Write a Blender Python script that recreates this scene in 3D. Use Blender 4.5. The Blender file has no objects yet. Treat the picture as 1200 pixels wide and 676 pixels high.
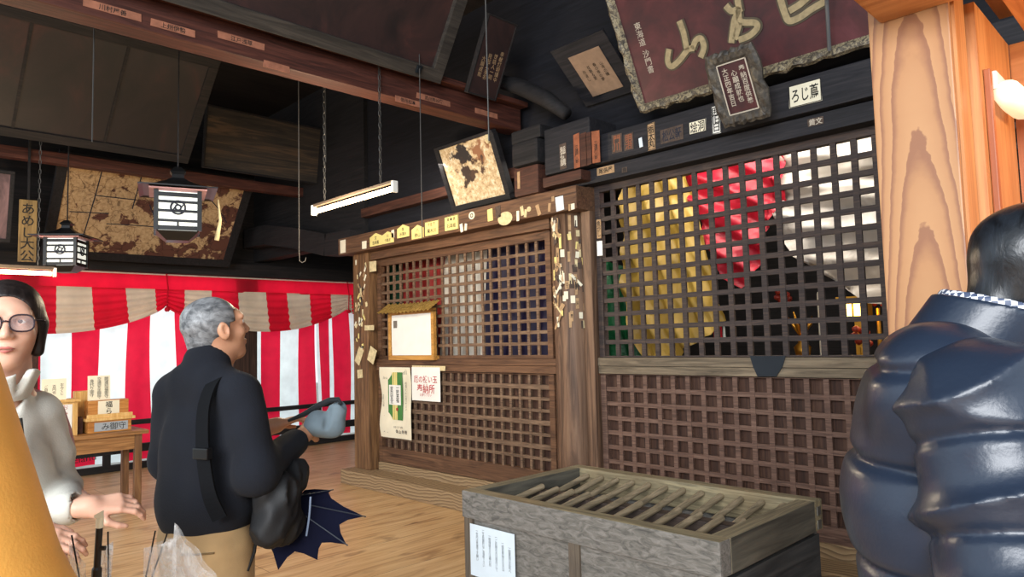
import bpy, bmesh, math, random
import numpy as np
from mathutils import Vector, Matrix, Euler
S = bpy.context.scene
COL = S.collection
R_ = random.Random(7)
V = Vector

# ------------------------------------------------------------------ camera
F_PX, W_PX, H_PX, EYE = 825.0, 1200, 676, 1.5
ROT = Matrix(((0.701, -0.071, -0.710), (0.713, 0.033, 0.701), (-0.026, -0.997, 0.074)))
def _cam():
    X = -V((-815, 82, F_PX)).normalized(); Y = V((840, 39, F_PX)).normalized()
    m = (X + Y).normalized(); d = (X - Y).normalized()
    X = (m + d).normalized(); Y = (m - d).normalized()
    Z = X.cross(Y)
    if Z.y > 0: Z = -Z
    return Matrix((X, Y, Z))
ROT = _cam()
CAMP = V((0, 0, EYE))
def ray(px, py): return ROT @ V((px - 600, py - 338, F_PX))
def atx(px, py, x): d = ray(px, py); return CAMP + d * (x / d.x)
def aty(px, py, y): d = ray(px, py); return CAMP + d * (y / d.y)
def atz(px, py, z): d = ray(px, py); return CAMP + d * ((z - EYE) / d.z)
def atd(px, py, dd): return CAMP + ray(px, py) / F_PX * dd
cd = bpy.data.cameras.new('camera'); cam = bpy.data.objects.new('camera', cd); COL.objects.link(cam)
right, down, fwd = ROT.col[0], ROT.col[1], ROT.col[2]
m3 = Matrix((right, -down, -fwd)).transposed()
cam.matrix_world = Matrix.Translation(CAMP) @ m3.to_4x4()
cd.sensor_width = 36; cd.lens = 36 * F_PX / W_PX; cd.clip_start = .02
S.camera = cam

# ------------------------------------------------------------------ materials
def hexc(h):
    if not isinstance(h, str): return tuple(h) + ((1,) if len(h) == 3 else ())
    h = h.lstrip('#'); c = [int(h[i:i+2], 16) / 255 for i in (0, 2, 4)]
    return tuple(((v / 12.92) if v <= .04045 else ((v + .055) / 1.055) ** 2.4) for v in c) + (1,)
class NT:
    def __init__(s, name):
        s.m = bpy.data.materials.new(name); s.m.use_nodes = True
        s.t = s.m.node_tree; s.b = s.t.nodes['Principled BSDF']; s.out = s.t.nodes['Material Output']
    def n(s, typ, **kw):
        nd = s.t.nodes.new(typ)
        for k, v in kw.items():
            if k in nd.inputs: nd.inputs[k].default_value = v
            else: setattr(nd, k, v)
        return nd
    def l(s, a, b): s.t.links.new(a, b)
def ramp(nt, fac, stops):
    r = nt.n('ShaderNodeValToRGB'); e = r.color_ramp.elements
    while len(e) < len(stops): e.new(.5)
    for el, (p, c) in zip(e, stops): el.position = p; el.color = hexc(c)
    nt.l(fac, r.inputs['Fac']); return r
def coords(nt, scale, src='Object', rot=(0, 0, 0), loc=(0, 0, 0)):
    tc = nt.n('ShaderNodeTexCoord'); mp = nt.n('ShaderNodeMapping')
    mp.inputs['Scale'].default_value = scale; mp.inputs['Rotation'].default_value = rot; mp.inputs['Location'].default_value = loc
    nt.l(tc.outputs[src], mp.inputs['Vector']); return mp.outputs['Vector']
def plain(name, col, rough=.6, metal=0, emit=None, es=0, trans=0, alpha=1, spec=.5, bump=0, bscale=200, var=.12, vscale=8):
    """flat colour with a little procedural mottling"""
    nt = NT(name); b = nt.b; c = hexc(col)
    v = coords(nt, (1, 1, 1))
    nz = nt.n('ShaderNodeTexNoise', Scale=vscale, Detail=3.0); nt.l(v, nz.inputs['Vector'])
    lo = tuple(x * (1 - var) for x in c[:3]); hi = tuple(min(1, x * (1 + var)) for x in c[:3])
    r = ramp(nt, nz.outputs['Fac'], [(.3, lo), (.7, hi)]); nt.l(r.outputs[0], b.inputs['Base Color'])
    b.inputs['Roughness'].default_value = rough; b.inputs['Metallic'].default_value = metal
    b.inputs['Specular IOR Level'].default_value = spec
    if emit: b.inputs['Emission Color'].default_value = hexc(emit); b.inputs['Emission Strength'].default_value = es
    if trans: b.inputs['Transmission Weight'].default_value = trans
    if alpha < 1: b.inputs['Alpha'].default_value = alpha
    if bump:
        n2 = nt.n('ShaderNodeTexNoise', Scale=bscale, Detail=3.0); nt.l(v, n2.inputs['Vector'])
        bp = nt.n('ShaderNodeBump', Strength=bump, Distance=.01); nt.l(n2.outputs['Fac'], bp.inputs['Height']); nt.l(bp.outputs[0], b.inputs['Normal'])
    return nt.m
AX = {'x': (1.6, 26, 26), 'y': (26, 1.6, 26), 'z': (26, 26, 1.6)}
def wood(name, cols, axis='x', k=1.0, rough=.6, bump=.25, spec=.35, patch=None, dist=1.5):
    """streaked wood along an axis; cols dark..light; patch = (colour, amount) blotches"""
    nt = NT(name); b = nt.b
    v = coords(nt, tuple(s * k for s in AX[axis]))
    nz = nt.n('ShaderNodeTexNoise', Scale=1.0, Detail=8.0, Roughness=.62, Distortion=dist); nt.l(v, nz.inputs['Vector'])
    n = len(cols); r = ramp(nt, nz.outputs['Fac'], [(.3 + .4 * i / max(1, n - 1), c) for i, c in enumerate(cols)])
    colr = r.outputs[0]
    if patch:
        v2 = coords(nt, (2.2, 2.2, 2.2)); n2 = nt.n('ShaderNodeTexNoise', Scale=1.0, Detail=4.0); nt.l(v2, n2.inputs['Vector'])
        r2 = ramp(nt, n2.outputs['Fac'], [(.45, (0, 0, 0)), (.68, (patch[1],) * 3)])
        mx = nt.n('ShaderNodeMixRGB'); nt.l(r2.outputs[0], mx.inputs[0]); nt.l(colr, mx.inputs[1]); mx.inputs[2].default_value = hexc(patch[0]); colr = mx.outputs[0]
    nt.l(colr, b.inputs['Base Color'])
    b.inputs['Roughness'].default_value = rough; b.inputs['Specular IOR Level'].default_value = spec
    bp = nt.n('ShaderNodeBump', Strength=bump, Distance=.006); nt.l(nz.outputs['Fac'], bp.inputs['Height']); nt.l(bp.outputs[0], b.inputs['Normal'])
    return nt.m
def ringwood(name, cols, scale, sx=(1, 1, .08), rough=.5, bump=.1, dist=3.0, fine=0.0):
    """cut growth rings: cathedral grain"""
    nt = NT(name); b = nt.b
    v = coords(nt, sx)
    wv = nt.n('ShaderNodeTexWave', wave_type='RINGS', rings_direction='Z' if sx[2] < .5 else ('X' if sx[0] < .5 else 'Y'))
    wv.inputs['Scale'].default_value = scale; wv.inputs['Distortion'].default_value = dist
    wv.inputs['Detail'].default_value = 2.0; wv.inputs['Detail Scale'].default_value = 1.2
    nt.l(v, wv.inputs['Vector'])
    n = len(cols); r = ramp(nt, wv.outputs['Fac'], [(i / max(1, n - 1), c) for i, c in enumerate(cols)])
    v2 = coords(nt, tuple(60 * s if s > .5 else 3 for s in sx)); nz = nt.n('ShaderNodeTexNoise', Scale=1.0, Detail=5.0); nt.l(v2, nz.inputs['Vector'])
    rr = ramp(nt, nz.outputs['Fac'], [(.3, (.72, .72, .72)), (.7, (1.1, 1.1, 1.1))])
    mx = nt.n('ShaderNodeMixRGB', blend_type='MULTIPLY'); mx.inputs[0].default_value = .8
    nt.l(r.outputs[0], mx.inputs[1]); nt.l(rr.outputs[0], mx.inputs[2]); nt.l(mx.outputs[0], b.inputs['Base Color'])
    b.inputs['Roughness'].default_value = rough
    bp = nt.n('ShaderNodeBump', Strength=bump, Distance=.004); nt.l(wv.outputs['Fac'], bp.inputs['Height']); nt.l(bp.outputs[0], b.inputs['Normal'])
    return nt.m
def cathedral(name, base, line, scale, tilt, axis='z', loc=(0, 0, 0), dist=1.5, rough=.45, base2=None, bump=.08):
    """growth rings cut slantwise: nested peaks along the board"""
    nt = NT(name); b = nt.b
    rot = {'z': (tilt, 0, 0), 'x': (0, tilt, 0), 'y': (tilt, 0, 0)}[axis]
    v = coords(nt, (1, 1, 1), rot=rot, loc=loc)
    nz = nt.n('ShaderNodeTexNoise', Scale=2.2, Detail=3.0); nt.l(v, nz.inputs['Vector'])
    mx0 = nt.n('ShaderNodeMixRGB', blend_type='ADD'); mx0.inputs[0].default_value = .045 * dist; nt.l(v, mx0.inputs[1]); nt.l(nz.outputs['Color'], mx0.inputs[2])
    wv = nt.n('ShaderNodeTexWave', wave_type='RINGS', rings_direction=axis.upper(), wave_profile='SAW'); wv.inputs['Scale'].default_value = scale; wv.inputs['Distortion'].default_value = .6; wv.inputs['Detail'].default_value = 2.0; wv.inputs['Detail Scale'].default_value = 2.0
    nt.l(mx0.outputs[0], wv.inputs['Vector'])
    r = ramp(nt, wv.outputs['Fac'], [(0, base), (.55, base2 or base), (.86, line), (.97, line), (1, base)]); nt.l(r.outputs[0], b.inputs['Base Color'])
    b.inputs['Roughness'].default_value = rough
    bp = nt.n('ShaderNodeBump', Strength=bump, Distance=.003); nt.l(wv.outputs['Fac'], bp.inputs['Height']); nt.l(bp.outputs[0], b.inputs['Normal'])
    return nt.m
def cloth(name, col, transl=.5, rough=.8, fold=0.0, sheen=0.0, var=.1):
    """thin fabric lit from both sides"""
    nt = NT(name); c = hexc(col)
    v = coords(nt, (1, 1, 1)); nz = nt.n('ShaderNodeTexNoise', Scale=5.0, Detail=4.0); nt.l(v, nz.inputs['Vector'])
    r = ramp(nt, nz.outputs['Fac'], [(.3, tuple(x * (1 - var) for x in c[:3])), (.7, tuple(min(1, x * (1 + var)) for x in c[:3]))])
    nt.l(r.outputs[0], nt.b.inputs['Base Color']); nt.b.inputs['Roughness'].default_value = rough
    tr = nt.n('ShaderNodeBsdfTranslucent'); nt.l(r.outputs[0], tr.inputs['Color'])
    mx = nt.n('ShaderNodeMixShader', Fac=transl); nt.l(nt.b.outputs[0], mx.inputs[1]); nt.l(tr.outputs[0], mx.inputs[2]); nt.l(mx.outputs[0], nt.out.inputs['Surface'])
    return nt.m
def blotch(name, stops, scale=6, dist=1.0, rough=.8, detail=8, stretch=(1, 1, 1), bump=.2):
    nt = NT(name); v = coords(nt, stretch)
    nz = nt.n('ShaderNodeTexNoise', Scale=scale, Detail=float(detail), Roughness=.65, Distortion=dist); nt.l(v, nz.inputs['Vector'])
    r = ramp(nt, nz.outputs['Fac'], stops); nt.l(r.outputs[0], nt.b.inputs['Base Color']); nt.b.inputs['Roughness'].default_value = rough
    bp = nt.n('ShaderNodeBump', Strength=bump, Distance=.004); nt.l(nz.outputs['Fac'], bp.inputs['Height']); nt.l(bp.outputs[0], nt.b.inputs['Normal'])
    return nt.m
def glow(name, col, strength):
    nt = NT(name); e = nt.n('ShaderNodeEmission', Strength=strength); e.inputs['Color'].default_value = hexc(col)
    nt.l(e.outputs[0], nt.out.inputs['Surface']); return nt.m

# ------------------------------------------------------------------ mesh helpers
def tag(o, label=None, cat=None, group=None, kind=None):
    for k, v in (('label', label), ('category', cat), ('group', group), ('kind', kind)):
        if v: o[k] = v
    return o
def wmat(o):
    m = o.matrix_basis.copy()
    while o.parent: o = o.parent; m = o.matrix_basis @ m
    return m
def obj(name, bm, mats, parent=None, smooth=False, origin=None, local=False):
    """link one mesh; geometry is given in world space unless local"""
    me = bpy.data.meshes.new(name)
    if isinstance(bm, bmesh.types.BMesh): bm.to_mesh(me); bm.free()
    else: me.from_pydata(bm[0], [], bm[1]); me.update()
    for m in (mats if isinstance(mats, (list, tuple)) else [mats]): me.materials.append(m)
    if smooth: me.polygons.foreach_set('use_smooth', [True] * len(me.polygons))
    o = bpy.data.objects.new(name, me); COL.objects.link(o)
    if parent:
        o.parent = parent
        if not local: me.transform(wmat(parent).inverted())
    elif not local:
        if origin is None:
            xs = [v.co for v in me.vertices]
            origin = V((sum(v.x for v in xs) / len(xs), sum(v.y for v in xs) / len(xs), min(v.z for v in xs)))
        me.transform(Matrix.Translation(-V(origin))); o.location = origin
    return o
def thing(name, label, cat, loc=(0, 0, 0), rz=0, group=None):
    o = bpy.data.objects.new(name, None); COL.objects.link(o); o.empty_display_size = .05
    o.location = loc; o.rotation_euler = (0, 0, rz); return tag(o, label, cat, group)
def dup(o, loc, rz=None, label=None):
    def cp(a, par):
        c = a.copy(); COL.objects.link(c); c.parent = par
        for ch in a.children: cp(ch, c)
        return c
    c = cp(o, None); c.location = loc
    if rz is not None: c.rotation_euler = (0, 0, rz)
    if label: c['label'] = label
    return c
def B(): return bmesh.new()
def box(bm, lo, hi, M=None, bev=0.0):
    """axis box lo..hi (optionally transformed); optional bevel"""
    lo, hi = V(lo), V(hi); c = (lo + hi) / 2; s = hi - lo
    g = bmesh.ops.create_cube(bm, size=1.0)['verts']
    bmesh.ops.scale(bm, vec=s, verts=g); bmesh.ops.translate(bm, vec=c, verts=g)
    if bev:
        es = list({e for v in g for e in v.link_edges})
        r = bmesh.ops.bevel(bm, geom=es, offset=bev, segments=2, affect='EDGES', profile=.7)
        g = list({v for f in r['faces'] for v in f.verts} | {v for v in g if v.is_valid})
    if M is not None: bmesh.ops.transform(bm, matrix=M, verts=g)
    return g
def bar(bm, a, b, w, h, up=(0, 0, 1), bev=0):
    """rectangular bar from a to b, w across, h along up"""
    a, b = V(a), V(b); d = b - a; L = d.length; x = d.normalized(); u = V(up)
    y = u.cross(x)
    if y.length < 1e-4: y = V((1, 0, 0)).cross(x)
    y.normalize(); z = x.cross(y)
    M = Matrix((x, y, z)).transposed().to_4x4(); M.translation = (a + b) / 2
    return box(bm, (-L/2, -w/2, -h/2), (L/2, w/2, h/2), M, bev)
def tube(bm, pts, r, n=8, caps=True):
    pts = [V(p) for p in pts]; rs = r if isinstance(r, (list, tuple)) else [r] * len(pts)
    rings = []; prev = None
    for i, p in enumerate(pts):
        t = (pts[min(i+1, len(pts)-1)] - pts[max(i-1, 0)]).normalized()
        if prev is None:
            a = V((0, 0, 1)) if abs(t.z) < .9 else V((1, 0, 0)); u = t.cross(a).normalized()
        else:
            u = (prev - t * prev.dot(t)).normalized()
        prev = u; w = t.cross(u)
        rings.append([bm.verts.new(p + (u * math.cos(2*math.pi*k/n) + w * math.sin(2*math.pi*k/n)) * rs[i]) for k in range(n)])
    for a, b in zip(rings, rings[1:]):
        for k in range(n): bm.faces.new((a[k], a[(k+1) % n], b[(k+1) % n], b[k]))
    if caps: bm.faces.new(rings[0][::-1]); bm.faces.new(rings[-1])
def lathe(bm, prof, c, n=20, M=None):
    """profile [(r,z)] turned about the vertical through c"""
    c = V(c); rings = []
    for r, z in prof: rings.append([bm.verts.new(c + V((r*math.cos(2*math.pi*k/n), r*math.sin(2*math.pi*k/n), z))) for k in range(n)])
    for a, b in zip(rings, rings[1:]):
        for k in range(n): bm.faces.new((a[k], a[(k+1) % n], b[(k+1) % n], b[k]))
    bm.faces.new(rings[0][::-1]); bm.faces.new(rings[-1])
    if M is not None: bmesh.ops.transform(bm, matrix=M, verts=[v for rg in rings for v in rg])
def prism(bm, poly, M, d):
    """polygon (u,v) on the plane of M, thickness d towards +w"""
    a = [bm.verts.new(M @ V((u, v, 0))) for u, v in poly]; b = [bm.verts.new(M @ V((u, v, d))) for u, v in poly]
    n = len(poly); bm.faces.new(a[::-1]); bm.faces.new(b)
    for k in range(n): bm.faces.new((a[k], a[(k+1) % n], b[(k+1) % n], b[k]))
def grid(f, nu, nv, mat_of=None):
    bm = B(); vs = [[bm.verts.new(f(i / nu, j / nv)) for j in range(nv + 1)] for i in range(nu + 1)]
    for i in range(nu):
        for j in range(nv):
            fc = bm.faces.new((vs[i][j], vs[i+1][j], vs[i+1][j+1], vs[i][j+1]))
            if mat_of: fc.material_index = mat_of((i + .5) / nu, (j + .5) / nv)
    return bm
def frame_of(o, ux, vy):
    """plane frame: origin, u axis, v axis -> matrix with w = u x v facing out"""
    u = V(ux).normalized(); w = u.cross(V(vy)).normalized(); v = w.cross(u)
    M = Matrix((u, v, w)).transposed().to_4x4(); M.translation = V(o); return M
# text -> mesh in the plane of M
_txt = {}
def text_bm(s, size, M, vertical=False, thick=0.0, sx=1.0, lh=1.0, fit=None):
    thick = min(thick, .012)
    key = (s, vertical, thick, lh)
    if key not in _txt:
        c = bpy.data.curves.new('lettering', 'FONT'); c.body = '\n'.join(s) if vertical else s
        c.size = 1; c.align_x = 'CENTER'; c.align_y = 'CENTER'; c.resolution_u = 2; c.offset = thick; c.space_line = lh
        t = bpy.data.objects.new('lettering', c); COL.objects.link(t)
        dg = bpy.context.evaluated_depsgraph_get(); me = bpy.data.meshes.new_from_object(t.evaluated_get(dg))
        vs = [v.co.copy() for v in me.vertices]; fs = [tuple(p.vertices) for p in me.polygons]
        bpy.data.objects.remove(t); bpy.data.curves.remove(c); bpy.data.meshes.remove(me)
        if vs and thick > 0:
            v0 = text_bm(s, 1, Matrix.Identity(4), vertical, 0.0, 1.0, lh)[0]
            if (max(v.x for v in vs) - min(v.x for v in vs)) > 1.1 * (max(q[0] for q in v0) - min(q[0] for q in v0)) or (max(v.y for v in vs) - min(v.y for v in vs)) > 1.1 * (max(q[1] for q in v0) - min(q[1] for q in v0)):
                vs, fs = [c_.copy() for c_ in _txt[(s, vertical, 0.0, lh)][0]], _txt[(s, vertical, 0.0, lh)][1]
        if vs:
            cx = (min(v.x for v in vs) + max(v.x for v in vs)) / 2; cy = (min(v.y for v in vs) + max(v.y for v in vs)) / 2
            vs = [v - V((cx, cy, 0)) for v in vs]
        _txt[key] = (vs, fs)
    vs, fs = _txt[key]
    if fit and vs:
        ex = max(v.x for v in vs) * 2 * sx; ey = max(v.y for v in vs) * 2
        size = min(size, fit[1] / max(ey, 1e-6)); sx *= min(1, fit[0] / max(ex * size, 1e-6)) if fit[0] / max(ex * size, 1e-6) > .6 else .6; size = min(size, fit[0] / max(max(v.x for v in vs) * 2 * sx, 1e-6))
    return [tuple(M @ V((v.x * size * sx, v.y * size, 0))) for v in vs], fs
def merge(lst):
    vs, fs = [], []
    for a, b in lst:
        o = len(vs); vs += a; fs += [tuple(i + o for i in f) for f in b]
    return vs, fs
def shift(M, u=0, v=0, w=0, rot=0): return M @ Matrix.Translation((u, v, w)) @ Matrix.Rotation(rot, 4, 'Z')
def strokes_bm(bm, pts, wid, M, w=0.0, d=.004):
    """a brush stroke: ribbon prism along (u,v) points with widths"""
    P = [V((p[0], p[1], 0)) for p in pts]
    # catmull-rom
    Q, Wd = [], []
    ws = wid if isinstance(wid, (list, tuple)) else [wid] * len(P)
    for i in range(len(P) - 1):
        p0, p1, p2, p3 = P[max(i-1, 0)], P[i], P[i+1], P[min(i+2, len(P)-1)]
        for k in range(6):
            t = k / 6; Q.append(.5*((2*p1)+(p2-p0)*t+(2*p0-5*p1+4*p2-p3)*t*t+(3*p1-p0-3*p2+p3)*t**3)); Wd.append(ws[i]*(1-t)+ws[i+1]*t)
    Q.append(P[-1]); Wd.append(ws[-1])
    L, Rr = [], []
    for i, q in enumerate(Q):
        t = (Q[min(i+1, len(Q)-1)] - Q[max(i-1, 0)]); t = t.normalized() if t.length > 1e-9 else V((1, 0, 0)); nrm = V((-t.y, t.x, 0))
        L.append(q + nrm * Wd[i] / 2); Rr.append(q - nrm * Wd[i] / 2)
    def mk(l, z): return [bm.verts.new(M @ V((p.x, p.y, z))) for p in l]
    a, b, a2, b2 = mk(L, w), mk(Rr, w), mk(L, w + d), mk(Rr, w + d)
    for i in range(len(Q) - 1):
        bm.faces.new((b2[i], b2[i+1], a2[i+1], a2[i])); bm.faces.new((a[i], a[i+1], b[i+1], b[i]))
        bm.faces.new((a2[i], a2[i+1], a[i+1], a[i])); bm.faces.new((b[i], b[i+1], b2[i+1], b2[i]))
    bm.faces.new((a[0], b[0], b2[0], a2[0])); bm.faces.new((b[-1], a[-1], a2[-1], b2[-1]))

# ------------------------------------------------------------------ blended bodies: signed distances + surface nets
def cap(a, b, ra, rb=None, k=.03, op='u', mod=None): return ('c', np.array(a, float), np.array(b, float), ra, ra if rb is None else rb, k, op)
def ell(c, r, k=.03, op='u', rot=None):
    Rm = np.array(Euler(rot).to_matrix()) if rot else None
    return ('e', np.array(c, float), np.array(r, float), Rm, None, k, op)
def chain(pts, rs, k=.03, op='u'): return [cap(pts[i], pts[i+1], rs[i], rs[i+1], k, op) for i in range(len(pts) - 1)]
def _dist(p, P):
    if p[0] == 'c':
        a, b, ra, rb = p[1:5]; d = b - a; L = max(1e-9, d @ d)
        q = P - a; t = np.clip(q @ d / L, 0, 1); return np.linalg.norm(q - t[..., None] * d, axis=-1) - (ra + (rb - ra) * t)
    c, r, Rm = p[1], p[2], p[3]; q = P - c
    if Rm is not None: q = q @ Rm
    k0 = np.linalg.norm(q / r, axis=-1); k1 = np.linalg.norm(q / (r * r), axis=-1)
    return k0 * (k0 - 1) / np.maximum(k1, 1e-9)
def _bb(p, m):
    if p[0] == 'c':
        a, b, r = p[1], p[2], max(p[3], p[4]); return np.minimum(a, b) - r - m, np.maximum(a, b) + r + m
    r = p[2].max() if p[3] is not None else p[2]
    return p[1] - r - m, p[1] + r + m
def sdf(prims, res, disp=None, iters=0, inflate=0.0, clip=None):
    """smooth union/cut of capsules and ellipsoids -> (verts, quads)"""
    flat = []
    for p in prims: flat += p if isinstance(p, list) else [p]
    los, his = zip(*[_bb(p, .03 + inflate) for p in flat if p[6] == 'u'])
    lo = np.min(los, 0); hi = np.max(his, 0); n = np.ceil((hi - lo) / res).astype(int) + 2
    D = np.full(n, .2, np.float32); ax = [lo[i] + np.arange(n[i]) * res for i in range(3)]
    for p in flat:
        k = p[5]; a, b = _bb(p, k + 3 * res + .03 + inflate)
        i0 = np.clip(np.floor((a - lo) / res).astype(int), 0, n - 1); i1 = np.clip(np.ceil((b - lo) / res).astype(int) + 1, 1, n)
        if (i1 <= i0).any(): continue
        sl = tuple(slice(i0[i], i1[i]) for i in range(3))
        P = np.stack(np.meshgrid(*[ax[i][sl[i]] for i in range(3)], indexing='ij'), -1).astype(np.float32)
        d = _dist(p, P).astype(np.float32); o = D[sl]
        if p[6] == 'u':
            h = np.clip(.5 + .5 * (o - d) / k, 0, 1); D[sl] = o * (1 - h) + d * h - k * h * (1 - h)
        else:
            h = np.clip(.5 - .5 * (o + d) / k, 0, 1); D[sl] = o * (1 - h) - d * h + k * h * (1 - h)
    if disp is not None or clip is not None:
        P = np.stack(np.meshgrid(*ax, indexing='ij'), -1).astype(np.float32)
        near = np.abs(D) < .06
        if disp is not None: D[near] -= disp(P[near]).astype(np.float32)
        if clip is not None: D = np.maximum(D, clip(P).astype(np.float32))
    D -= inflate
    for A in (0, 1, 2):
        sl = [slice(None)] * 3
        for e in (0, -1): sl[A] = e; D[tuple(sl)] = .1
    ins = D < 0
    c = np.zeros(tuple(n - 1), np.int8)
    for i in (0, 1):
        for j in (0, 1):
            for k in (0, 1): c += ins[i:n[0]-1+i, j:n[1]-1+j, k:n[2]-1+k]
    act = (c > 0) & (c < 8); idx = np.argwhere(act); vid = np.full(tuple(n - 1), -1, np.int64); vid[act] = np.arange(len(idx))
    acc = np.zeros((len(idx), 3)); cnt = np.zeros(len(idx))
    I, J, K = idx.T
    for A in range(3):
        e = np.eye(3, dtype=int)[A]
        for u in (0, 1):
            for v in (0, 1):
                o = np.zeros(3, int); oth = [q for q in range(3) if q != A]; o[oth[0]] = u; o[oth[1]] = v
                a = D[I+o[0], J+o[1], K+o[2]]; b = D[I+o[0]+e[0], J+o[1]+e[1], K+o[2]+e[2]]
                mk = (a < 0) != (b < 0); t = np.where(mk, a / np.where(mk, a - b, 1), 0)
                pos = np.tile(o.astype(float), (len(idx), 1)); pos[:, A] += t
                acc[mk] += pos[mk]; cnt[mk] += 1
    Vt = lo + (idx + acc / np.maximum(cnt, 1)[:, None]) * res
    faces = []
    for A in range(3):
        e = np.eye(3, dtype=int)[A]; oth = [q for q in range(3) if q != A]
        a = ins; s0 = [slice(1, -1)] * 3; s0[A] = slice(0, -1); s1 = [slice(1, -1)] * 3; s1[A] = slice(1, None)
        x = ins[tuple(s0)]; y = ins[tuple(s1)]; w = np.argwhere(x != y)
        if not len(w): continue
        flip = x[tuple(w.T)]; g = w.copy(); g[:, oth[0]] += 1; g[:, oth[1]] += 1
        u, v = np.eye(3, dtype=int)[oth[0]], np.eye(3, dtype=int)[oth[1]]
        q = [vid[tuple((g - a_).T)] for a_ in (u * 0, u, u + v, v)]
        if A == 1: flip = ~flip
        f = np.stack(q, 1); f[~flip] = f[~flip][:, ::-1]; faces.append(f)
    Fc = np.concatenate(faces); Fc = Fc[(Fc >= 0).all(1)]
    if iters:
        E = np.concatenate([Fc[:, [0, 1]], Fc[:, [1, 2]], Fc[:, [2, 3]], Fc[:, [3, 0]]]); 
        for _ in range(iters):
            s = np.zeros_like(Vt); d = np.zeros(len(Vt))
            for q in range(3): s[:, q] = np.bincount(E[:, 0], Vt[E[:, 1], q], len(Vt)) + np.bincount(E[:, 1], Vt[E[:, 0], q], len(Vt))
            d = np.bincount(E.ravel(), minlength=len(Vt)); Vt = Vt * .5 + .5 * s / np.maximum(d, 1)[:, None]
    return Vt, Fc
def sobj(name, data, mats, parent=None, M=None, mat_fn=None):
    Vt, Fc = data
    if M is not None:
        A = np.array(M); Vt = Vt @ A[:3, :3].T + A[:3, 3]
    me = bpy.data.meshes.new(name); me.vertices.add(len(Vt)); me.vertices.foreach_set('co', Vt.ravel().astype(np.float32))
    me.loops.add(Fc.size); me.loops.foreach_set('vertex_index', Fc.ravel().astype(np.int32))
    me.polygons.add(len(Fc)); me.polygons.foreach_set('loop_start', np.arange(0, Fc.size, 4, dtype=np.int32))
    me.polygons.foreach_set('use_smooth', np.ones(len(Fc), bool))
    for m in (mats if isinstance(mats, (list, tuple)) else [mats]): me.materials.append(m)
    if mat_fn is not None: me.polygons.foreach_set('material_index', mat_fn(data[0][Fc].mean(1)).astype(np.int32))
    me.update(calc_edges=True); me.validate()
    o = bpy.data.objects.new(name, me); COL.objects.link(o)
    if parent: o.parent = parent
    return o
# ================================================================== palette
m_dark = wood('soot_dark_wood', ['#0d0d10', '#1b1a1c', '#262325'], 'x', rough=.75)
m_darky = wood('soot_dark_wood_lengthwise', ['#101012', '#1e1b1b', '#2b2524'], 'y', rough=.75)
m_darkz = wood('soot_dark_wood_upright', ['#0f0f12', '#1c1a1b', '#292423'], 'z', rough=.75)
m_blue = wood('cold_dark_wood', ['#121317', '#202025', '#302e31'], 'x', rough=.7)
m_wallk = wood('black_wall_boards', ['#07080c', '#101118', '#191a20'], 'x', rough=.8)
m_red = wood('red_brown_beam', ['#2a1612', '#4a2820', '#5f372b'], 'y', rough=.6)
m_redx = wood('red_brown_wood', ['#2a1a15', '#45291f', '#5a382b'], 'x', rough=.65)
m_fac = wood('aged_brown_wood', ['#3a271c', '#5e4330', '#77573f'], 'x', rough=.65, bump=.35)
m_facz = wood('aged_brown_wood_upright', ['#3b281d', '#60442f', '#7d5b41'], 'z', rough=.65, bump=.35)
m_lat = wood('lattice_wood', ['#463226', '#67503e', '#86705a'], 'x', k=2, rough=.65)
m_latd = wood('dark_lattice_wood', ['#262122', '#3b3230', '#54443b'], 'x', k=2, rough=.65)
m_latr = wood('red_brown_lattice_wood', ['#40302a', '#624a3f', '#7c6356'], 'x', k=2, rough=.65)
m_latg = wood('grey_brown_lattice_wood', ['#45362b', '#6a5544', '#8a725c'], 'x', k=2, rough=.65)
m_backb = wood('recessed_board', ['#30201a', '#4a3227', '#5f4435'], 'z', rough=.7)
m_grey = wood('silvered_rail_wood', ['#4a4236', '#6f6352', '#8d7f69'], 'x', rough=.7, bump=.4)
m_post = wood('worn_post_wood', ['#3d2b1e', '#6a4d33', '#8d6b49'], 'z', k=.8, rough=.55, bump=.3)
m_pill = wood('worn_pillar_wood', ['#35271e', '#5a4435', '#775c48', '#866a53'], 'z', k=.5, rough=.55, bump=.4)
m_step = cathedral('step_grain_wood', '#a48c6a', '#6e5940', 13, .03, 'x', (0, .35, .28), 3.0, .7, '#8f7757', .4)
m_boxw = blotch('etched_grey_wood', [(.32, '#4a4844'), (.5, '#6f6b64'), (.66, '#85807a')], 42, 1.2, .75, 8, (.35, 1, 1.1), .6)
m_boxtop = wood('rubbed_box_edge', ['#5d5644', '#857a60', '#a89a78'], 'x', k=1.4, rough=.6, bump=.4, patch=('#7a5a35', .5))
m_boxtopy = wood('rubbed_box_edge_side', ['#565040', '#7c725b', '#9d9072'], 'y', k=1.4, rough=.6, bump=.4)
m_slat = wood('round_slat_wood', ['#5a5143', '#85775f', '#a5947a'], 'y', k=1.2, rough=.55)
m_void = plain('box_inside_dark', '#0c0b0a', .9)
m_iron = plain('blackened_iron', '#2b3138', .45, .7)
m_cedar = cathedral('cedar_face', '#ad7f54', '#86583a', 22, .05, 'z', (-.02, .03, 0), .55, base2='#a5764c')
m_cedar2 = wood('cedar_board', ['#a5683a', '#bf8350', '#cf965f'], 'z', k=.7, rough=.45, bump=.08)
m_cedx = wood('cedar_beam_board', ['#a0643a', '#b97c4c', '#cb9160'], 'x', k=.7, rough=.45, bump=.08)
m_cedy = wood('cedar_joist_board', ['#9a5c34', '#b57648', '#c98c5a'], 'y', k=.7, rough=.45, bump=.08)
m_cedred = wood('cedar_door_board', ['#8d4b28', '#a45c34', '#b56b40'], 'z', k=.8, rough=.45, bump=.06)
m_paper = plain('yellowed_paper', '#cdbd92', .85, var=.2, vscale=30)
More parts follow.
